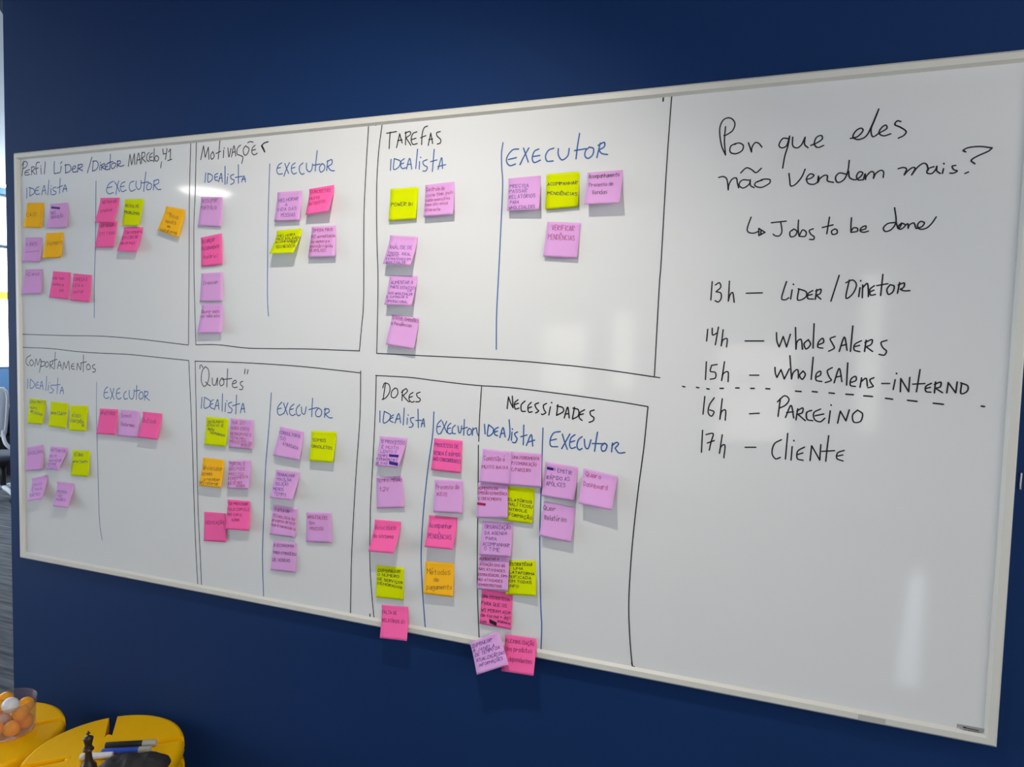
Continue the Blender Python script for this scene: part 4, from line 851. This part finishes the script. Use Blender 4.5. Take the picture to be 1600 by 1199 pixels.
 ('purple', ((68, 878), (285, 787), (373, 1045), (125, 1125)), (14, 8, 33, 32), 'tilted purple sticky note reading Diminuir a janela de tempo, hanging over the bottom frame', G7, PB, [('DIMINUIR', 94, 916, 240, 862, 30), ('A JANELA', 96, 950, 264, 908, 28), ('DE TEMPO DA', 114, 984, 304, 920, 28), ('ATUALIZAÇÃO DAS', 124, 1026, 342, 960, 28), ('INFORMAÇÕES', 142, 1066, 328, 1006, 28)], I2),
 ('purple', ((665, 610), (917, 652), (885, 918), (630, 875)), 9, 'purple sticky note reading Emitir rápido as apólices, under Necessidades Executor', G7, PB, [('ISSO', 674, 668, 738, 678, 24), ('EMITIR', 756, 690, 868, 714, 32), ('RÁPIDO AS', 672, 744, 850, 760, 32), ('APÓLICES', 668, 794, 816, 808, 32)], I1, [(676, 660, 720, 668, 14)]),
 ('purple', ((650, 918), (897, 968), (858, 1240), (612, 1190)), 13, 'purple sticky note reading Quer relatórios, below the Emitir rápido note', G7, PK, [('Quer', 646, 984, 744, 996, 40), ('Relatórios', 656, 1062, 826, 1080, 40)], I1),
 ('purple', ((960, 660), (1222, 722), (1178, 990), (918, 935)), (0.4, 4, 23, 20), 'purple sticky note with large red words Quero and Dashboard', G7, PR, [('Quero', 976, 722, 1096, 746, 42), ('Dashboard', 960, 798, 1146, 830, 40)], I1),
]
for n_ in NOTES:
    make_note(*n_)

# ------------------------------------------------------------------ yellow stools
def make_stool(loc, h, ang, label):
    root = tag(empty('plastic_stool', (loc[0], loc[1], 0)), label, 'stool', 'yellow plastic stools by the navy wall')
    R0, RI, W = 0.182, 0.072, 0.0105
    def layer(bm, r, z):
        vs = []
        for s in range(4):
            a = ang + s * math.pi / 2
            u = Vector((math.cos(a), math.sin(a), 0)); n = Vector((-u.y, u.x, 0))
            w1 = W * 0.8
            # inner slot end, then the slot's far side out to the rim, then the rim arc to the next slot
            for t in (-1, 1): vs.append(u * RI + n * w1 * t)
            d = math.asin(W / r)
            a0, a1 = a + d, a + math.pi / 2 - d
            for k in range(17):
                b = a0 + (a1 - a0) * k / 16
                vs.append(Vector((r * math.cos(b), r * math.sin(b), 0)))
        return [bm.verts.new((v.x, v.y, z)) for v in vs]
    def body(levels):
        bm = bmesh.new()
        L = [layer(bm, r, z) for r, z in levels]
        n = len(L[0])
        for a, b in zip(L, L[1:]):
            for k in range(n):
                bm.faces.new((a[k], a[(k + 1) % n], b[(k + 1) % n], b[k]))
        bm.faces.new(L[0]); bm.faces.new(list(reversed(L[-1])))
        bmesh.ops.recalc_face_normals(bm, faces=bm.faces)
        return bm
    seat = body([(R0 - 0.010, h), (R0 - 0.003, h - 0.003), (R0, h - 0.010), (R0 + 0.001, h - 0.030), (R0 - 0.004, h - 0.042), (R0 - 0.014, h - 0.050)])
    o = obj('seat', seat, M['yellow_seat'], root)
    for p in o.data.polygons: p.use_smooth = len(p.vertices) == 4
    m_ = o.modifiers.new('edges', 'EDGE_SPLIT'); m_.split_angle = rad(50)
    bodyb = body([(R0 - 0.016, h - 0.050), (R0 - 0.016, h - 0.058), (R0 - 0.004, h - 0.064), (R0 + 0.001, h - 0.075), (R0 + 0.001, h - 0.105), (R0 - 0.012, h - 0.125),
                  (R0 - 0.038, h * 0.55), (R0 - 0.045, h * 0.32), (R0 - 0.02, 0.07), (R0 - 0.004, 0.03), (R0 - 0.004, 0.0)])
    o = obj('stool_body', bodyb, M['yellow'], root)
    for p in o.data.polygons: p.use_smooth = len(p.vertices) == 4
    m_ = o.modifiers.new('edges', 'EDGE_SPLIT'); m_.split_angle = rad(50)
    for s in range(4):
        a = ang + s * math.pi / 2
        bm = bmesh.new()
        add_lathe(bm, [(0.0085, h - 0.05), (0.0085, h - 0.004), (0.0065, h - 0.0005), (0.003, h + 0.001)], 16, (0.0775 * math.cos(a), 0.0775 * math.sin(a), 0))
        obj('peg', bm, M['yellow'], root, smooth=True)
    return root

def ringed_yellow():
    m = M['yellow'].copy(); m.name = 'yellow_plastic_ringed'
    nt = m.node_tree; bs = nt.nodes['Principled BSDF']
    tc = nt.nodes.new('ShaderNodeTexCoord'); wv = nt.nodes.new('ShaderNodeTexWave')
    wv.wave_type = 'RINGS'; wv.rings_direction = 'Z'; wv.inputs['Scale'].default_value = 42; wv.inputs['Distortion'].default_value = 0.2
    nt.links.new(tc.outputs['Object'], wv.inputs['Vector'])
    bp = nt.nodes.new('ShaderNodeBump'); bp.inputs['Strength'].default_value = 0.12; bp.inputs['Distance'].default_value = 0.001
    nt.links.new(wv.outputs['Fac'], bp.inputs['Height']); nt.links.new(bp.outputs['Normal'], bs.inputs['Normal'])
    return m
M['yellow_seat'] = ringed_yellow()
HR, HL = Z0 - 0.37, Z0 - 0.40
SR = (0.566, -0.199); SL = (0.169, -0.234)
make_stool(SR, HR, rad(44), 'yellow slotted plastic stool carrying a chess king, markers and a dark pouch')
make_stool(SL, HL, rad(52), 'yellow slotted plastic stool carrying a clear cup of table tennis balls')

# ------------------------------------------------------------------ cup of balls
CUP = (0.213, -0.197)
bm = bmesh.new()
add_lathe(bm, [(0.050, 0.0008), (0.0555, 0.003), (0.058, 0.008), (0.0615, 0.088), (0.063, 0.0895), (0.062, 0.091), (0.0602, 0.089), (0.0564, 0.010), (0.054, 0.0055), (0.048, 0.0045)], 64, (CUP[0], CUP[1], HL))
tag(obj('clear_cup', bm, M['clear'], None, smooth=True), 'clear plastic cup full of orange and white balls on the left yellow stool', 'cup')

BALLS = [  # photograph pixel, colour, label
 ((34, 1122), 'o', 'orange ball in front, in the middle of the clear cup'),
 ((47, 1129), 'o', 'orange ball against the right wall of the clear cup, partly behind another'),
 ((18, 1143), 'o', 'lowest orange ball at the front of the clear cup'),
 ((20, 1106), 'w', 'upper white ball in the clear cup'),
 ((6, 1126), 'w', 'lower white ball at the left of the clear cup'),
 ((43, 1107), 'o', 'orange ball high at the back right of the clear cup'),
 ((8, 1094), 'o', 'topmost orange ball in the clear cup, above the white one'),
 ((-3, 1106), 'o', 'orange ball at the upper left of the clear cup, cut by the photo edge'),
 ((-4, 1145), 'o', 'orange ball at the lower left of the clear cup, cut by the photo edge'),
 ((24, 1126), 'o', 'orange ball deep inside the clear cup between the front ones'),
]
BALL_POS = [(0.2507, -0.1917, 0.4898), (0.2404, -0.1729, 0.4555), (0.2458, -0.2129, 0.4555), (0.2474, -0.2165, 0.5216), (0.1881, -0.2004, 0.4589), (0.2241, -0.1606, 0.4903), (0.1765, -0.1839, 0.5054), (0.2045, -0.2203, 0.508), (0.211, -0.2334, 0.4555), (0.2014, -0.1624, 0.4555)]
BALL_R = 0.020
def make_ball(c, kind, label):
    bm = bmesh.new(); bmesh.ops.create_uvsphere(bm, u_segments=32, v_segments=18, radius=BALL_R)
    o = obj('table_tennis_ball', bm, M['ball_orange'] if kind == 'o' else M['ball_white'], None, smooth=True)
    o.location = c
    tag(o, label, 'ball', 'balls in the clear cup')
for (px, k, lab), c in zip(BALLS, BALL_POS):
    make_ball(c, k, lab)

# ------------------------------------------------------------------ things on the right stool
t = tag(empty('chess_king', (0.597, -0.266, HR)), 'dark wooden chess king standing on the right yellow stool', 'chess piece')
bm = bmesh.new()
add_lathe(bm, [(0.0185, 0), (0.0185, 0.005), (0.0165, 0.008), (0.0175, 0.011), (0.0135, 0.017), (0.0105, 0.021), (0.0085, 0.030), (0.0072, 0.042), (0.0075, 0.048), (0.0118, 0.0505), (0.0122, 0.053), (0.0085, 0.055),
               (0.0095, 0.058), (0.0075, 0.061), (0.0082, 0.066), (0.0112, 0.0785), (0.0106, 0.081), (0.0055, 0.0845), (0.0025, 0.086)], 32)
obj('king_body', bm, M['chess'], t, smooth=True)
bm = box((-0.0014, -0.0013, 0.085), (0.0014, 0.0013, 0.0975)); add_box(bm, (-0.0042, -0.0012, 0.0900), (0.0042, 0.0012, 0.0928))
o = obj('king_cross', bm, M['chess'], t); o.rotation_euler = (0, 0, rad(70))

def make_marker(p0, p1, r, z, body, cap, capfrac, label, clip=True):
    d = Vector((p1[0] - p0[0], p1[1] - p0[1], 0)); L = d.length; a = math.atan2(d.y, d.x)
    root = tag(empty('marker_pen', (p0[0], p0[1], z), a), label, 'marker', 'markers on the right stool')
    ax = Matrix.Rotation(rad(90), 4, 'Y')
    lift = Matrix.Translation((0, 0, r + 0.0008))
    bm = bmesh.new(); Lb = L * (1 - capfrac)
    add_lathe(bm, [(r * 0.86, 0), (r * 0.98, 0.0015), (r * 0.98, Lb), (r * 0.7, Lb + 0.0005)], 24, (0, 0, 0), lift @ ax)
    obj('barrel', bm, body, root, smooth=False, bevel=0.0004)
    if cap:
        bm = bmesh.new()
        add_lathe(bm, [(r * 1.05, Lb), (r * 1.05, L - 0.003), (r * 0.98, L - 0.0005), (r * 0.84, L), (r * 0.72, L - 0.0015)], 24, (0, 0, 0), lift @ ax)
        obj('cap', bm, cap, root, smooth=False, bevel=0.0003)
    return root
ZM = HR + 0.0004
make_marker((0.5575, -0.1885), (0.6640, -0.1300), 0.0078, ZM, M['black'], M['grey_plastic'], 0.27, 'black marker with a grey cap, farthest back on the right yellow stool')
make_marker((0.5730, -0.2110), (0.6740, -0.1555), 0.0074, ZM, M['blue_plastic'], M['grey_plastic'], 0.25, 'blue marker with a grey cap, between the black marker and the dark pouch')
make_marker((0.5440, -0.2465), (0.6080, -0.2105), 0.0078, ZM, M['white_plastic'], None, 0.0, 'white marker behind the chess king, its end against the dark pouch')

def make_pouch():
    bm = bmesh.new()
    nx, ny = 30, 22
    Lx, Ly, Hh = 0.160, 0.090, 0.029
    def P(i, j, top):
        u = i / nx * 2 - 1; v = j / ny * 2 - 1
        k = 3.2
        ed = max(0.0, 1 - (abs(u) ** k + abs(v) ** k)) ** 0.42
        sq = 1.0
        f = (abs(u) ** k + abs(v) ** k)
        if f > 1: sq = f ** (-1 / k)
        x, y = u * sq * Lx / 2, v * sq * Ly / 2
        x += 0.008 * v
        wr = 0.0045 * noise.noise(Vector((x * 34, y * 22 + x * 30, 1.3))) + 0.0022 * noise.noise(Vector((x * 90, y * 70, 4.0)))
        base = 0.002 * max(0.0, (v + 0.1) / 1.1) 
        zt = base + 0.004 + ed * (Hh - 0.004 + wr - 0.010 * max(0, -v))
        return (x, y, zt if top else base + 0.0006 + 0.003 * (1 - min(1, ed * 2.5)))
    g = [[bm.verts.new(P(i, j, True)) for i in range(nx + 1)] for j in range(ny + 1)]
    b = [[bm.verts.new(P(i, j, False)) for i in range(nx + 1)] for j in range(ny + 1)]
    for j in range(ny):
        for i in range(nx):
            bm.faces.new((g[j][i], g[j][i + 1], g[j + 1][i + 1], g[j + 1][i])); bm.faces.new((b[j][i], b[j + 1][i], b[j + 1][i + 1], b[j][i + 1]))
    for i in range(nx):
        bm.faces.new((g[0][i], b[0][i], b[0][i + 1], g[0][i + 1])); bm.faces.new((g[ny][i], g[ny][i + 1], b[ny][i + 1], b[ny][i]))
    for j in range(ny):
        bm.faces.new((g[j][0], g[j + 1][0], b[j + 1][0], b[j][0])); bm.faces.new((g[j][nx], b[j][nx], b[j + 1][nx], g[j + 1][nx]))
    bmesh.ops.recalc_face_normals(bm, faces=bm.faces)
    root = tag(empty('pouch', (0.694, -0.228, HR), rad(28)), 'crumpled dark pouch lying against the white marker on the right yellow stool', 'pouch')
    obj('pouch_body', bm, M['pouch'], root, smooth=True)
    bm = bmesh.new()
    add_tube(bm, [(x, -Ly / 2 + 0.0125, 0.0145 + 0.0006 * math.sin(x * 160)) for x in [(-0.055 + 0.11 * k / 14) for k in range(15)]], 0.0011, 8)
    obj('seam', bm, M['black'], root, smooth=True)
make_pouch()

# ------------------------------------------------------------------ thin pale strip on the wall right of the board
bm = bmesh.new()
pts = [on_y(x, y, -0.0015) for x, y in ((1596.0, 739.5), (1595.2, 748), (1594.2, 758), (1594.3, 765))]
add_tube(bm, pts, 0.0014, 8)
tag(obj('wall_clip', bm, M['white_plastic'], None, smooth=True), 'short thin pale clip on the navy wall just right of the whiteboard', 'clip')

# ------------------------------------------------------------------ office seen past the wall's free edge
def office_chair():
    foot = on_z(-17, 786, 0.0)
    yaw = math.atan2(rx.y, rx.x)
    root = tag(empty('office_chair', (foot.x, foot.y, 0), yaw), 'pale grey mesh office chair seen past the left end of the navy wall', 'chair')
    root.scale = (0.84, 0.84, 0.84)
    # back: a swept, tapering panel inside a moulded rim
    bm = bmesh.new(); nv, nu = 14, 10
    def bp(u, v, off):
        w = 0.135 + (0.235 - 0.135) * min(1.0, (v * 1.25)) ** 0.8
        if v > 0.9: w -= 0.03 * ((v - 0.9) / 0.1) ** 2
        x = u * w
        y = -0.02 - 0.10 * v + 0.055 * u * u + off
        return (x, y, 0.70 + 0.50 * v)
    f = [[bm.verts.new(bp(i / nu * 2 - 1, j / nv, 0)) for i in range(nu + 1)] for j in range(nv + 1)]
    k_ = [[bm.verts.new(bp(i / nu * 2 - 1, j / nv, 0.02)) for i in range(nu + 1)] for j in range(nv + 1)]
    for j in range(nv):
        for i in range(nu):
            bm.faces.new((f[j][i], f[j][i + 1], f[j + 1][i + 1], f[j + 1][i])); bm.faces.new((k_[j][i], k_[j + 1][i], k_[j + 1][i + 1], k_[j][i + 1]))
    for j in range(nv):
        bm.faces.new((f[j][0], f[j + 1][0], k_[j + 1][0], k_[j][0])); bm.faces.new((f[j][nu], k_[j][nu], k_[j + 1][nu], f[j + 1][nu]))
    for i in range(nu):
        bm.faces.new((f[0][i], k_[0][i], k_[0][i + 1], f[0][i + 1])); bm.faces.new((f[nv][i], f[nv][i + 1], k_[nv][i + 1], k_[nv][i]))
    bmesh.ops.recalc_face_normals(bm, faces=bm.faces)
    obj('backrest', bm, M['chair_mesh'], root, smooth=True)
    rim = [Vector(bp(-1, j / nv, 0.01)) for j in range(nv + 1)] + [Vector(bp(i / nu * 2 - 1, 1, 0.01)) for i in range(1, nu + 1)] + [Vector(bp(1, 1 - j / nv, 0.01)) for j in range(1, nv + 1)] + [Vector(bp(1 - i / nu * 2, 0, 0.01)) for i in range(1, nu + 1)]
    bm = bmesh.new(); add_tube(bm, rim, 0.016, 10); obj('back_frame', bm, M['chair_grey'], root, smooth=True)
    for s in (-1, 1):
        bm = bmesh.new(); add_tube(bm, [Vector(p) for p in smooth_path([(0.135 * s, 0.03, 0.78), (0.145 * s, 0.02, 0.70), (0.185 * s, 0.0, 0.62), (0.245 * s, 0.03, 0.545), (0.255 * s, 0.08, 0.505)])], 0.018, 10)
        obj('back_bracket', bm, M['chair_grey'], root, smooth=True)
    bm = bmesh.new(); nx = 12
    def sp(i, j, t):
        u, v = i / nx * 2 - 1, j / nx * 2 - 1
        sq = 1.0; q = abs(u) ** 4 + abs(v) ** 4
        if q > 1: sq = q ** -0.25
        e = max(0, 1 - q) ** 0.35
        return (u * sq * 0.26, 0.22 + v * sq * 0.25, 0.445 + (0.055 * e if t else -0.015 * e))
    a = [[bm.verts.new(sp(i, j, 1)) for i in range(nx + 1)] for j in range(nx + 1)]
    b = [[bm.verts.new(sp(i, j, 0)) for i in range(nx + 1)] for j in range(nx + 1)]
    for j in range(nx):
        for i in range(nx):
            bm.faces.new((a[j][i], a[j][i + 1], a[j + 1][i + 1], a[j + 1][i])); bm.faces.new((b[j][i], b[j + 1][i], b[j + 1][i + 1], b[j][i + 1]))
    bmesh.ops.remove_doubles(bm, verts=bm.verts, dist=1e-5); bmesh.ops.recalc_face_normals(bm, faces=bm.faces)
    obj('seat', bm, M['dark_fabric'], root, smooth=True)
    bm = bmesh.new(); add_lathe(bm, [(0.085, 0.36), (0.085, 0.425), (0.12, 0.44)], 20, (0, 0.2, 0)); add_lathe(bm, [(0.028, 0.12), (0.028, 0.37)], 16, (0, 0.2, 0))
    obj('gas_lift', bm, M['black'], root, smooth=True)
    for k in range(5):
        an = rad(-38 + 72 * k); e = Vector((0.31 * math.cos(an), 0.2 + 0.31 * math.sin(an), 0.085))
        bm = bmesh.new(); add_tube(bm, [(0, 0.2, 0.125), tuple(Vector((0, 0.2, 0.12)).lerp(e, 0.5) + Vector((0, 0, 0.012))), tuple(e)], 0.026, 10, 0.018)
        leg = obj('leg', bm, M['chair_grey'], root, smooth=True)
        bm = bmesh.new()
        add_lathe(bm, [(0.008, -0.022), (0.027, -0.02), (0.029, -0.012), (0.029, 0.012), (0.027, 0.02), (0.008, 0.022)], 18, (0, 0, 0), Matrix.Translation((e.x, e.y, 0.0295)) @ Matrix.Rotation(an + 0.6, 4, 'Z') @ Matrix.Rotation(rad(90), 4, 'X'))
        add_tube(bm, [(e.x, e.y, 0.05), (e.x, e.y, 0.088)], 0.008, 8)
        obj('caster', bm, M['black'], leg, smooth=True)
office_chair()

t = tag(empty('office_desk', (-5.45, 4.05, 0)), 'pale office desk under the bright window past the wall', 'desk')
obj('desk_top', box((-0.40, -1.2, 0.715), (0.40, 1.2, 0.74)), M['desk'], t, bevel=0.003)
for sx in (-1, 1):
    for sy in (-1, 1):
        obj('leg', box((0.36 * sx - 0.025, 1.15 * sy - 0.025, 0), (0.36 * sx + 0.025, 1.15 * sy + 0.025, 0.715)), M['chair_grey'], t)
obj('modesty_panel', box((-0.36, -1.1, 0.25), (-0.34, 1.1, 0.715)), M['dark_fabric'], t)
pc = on_z(11, 735, 0.0)
c = tag(empty('computer_tower', (-5.25, 3.50, 0)), 'dark computer tower standing under the office desk', 'computer')
obj('case', box((-0.20, -0.10, 0.0), (0.20, 0.10, 0.42)), M['black'], c, bevel=0.006)
obj('front_panel', box((0.2005, -0.085, 0.22), (0.206, 0.085, 0.38)), M['chair_grey'], c, bevel=0.002)
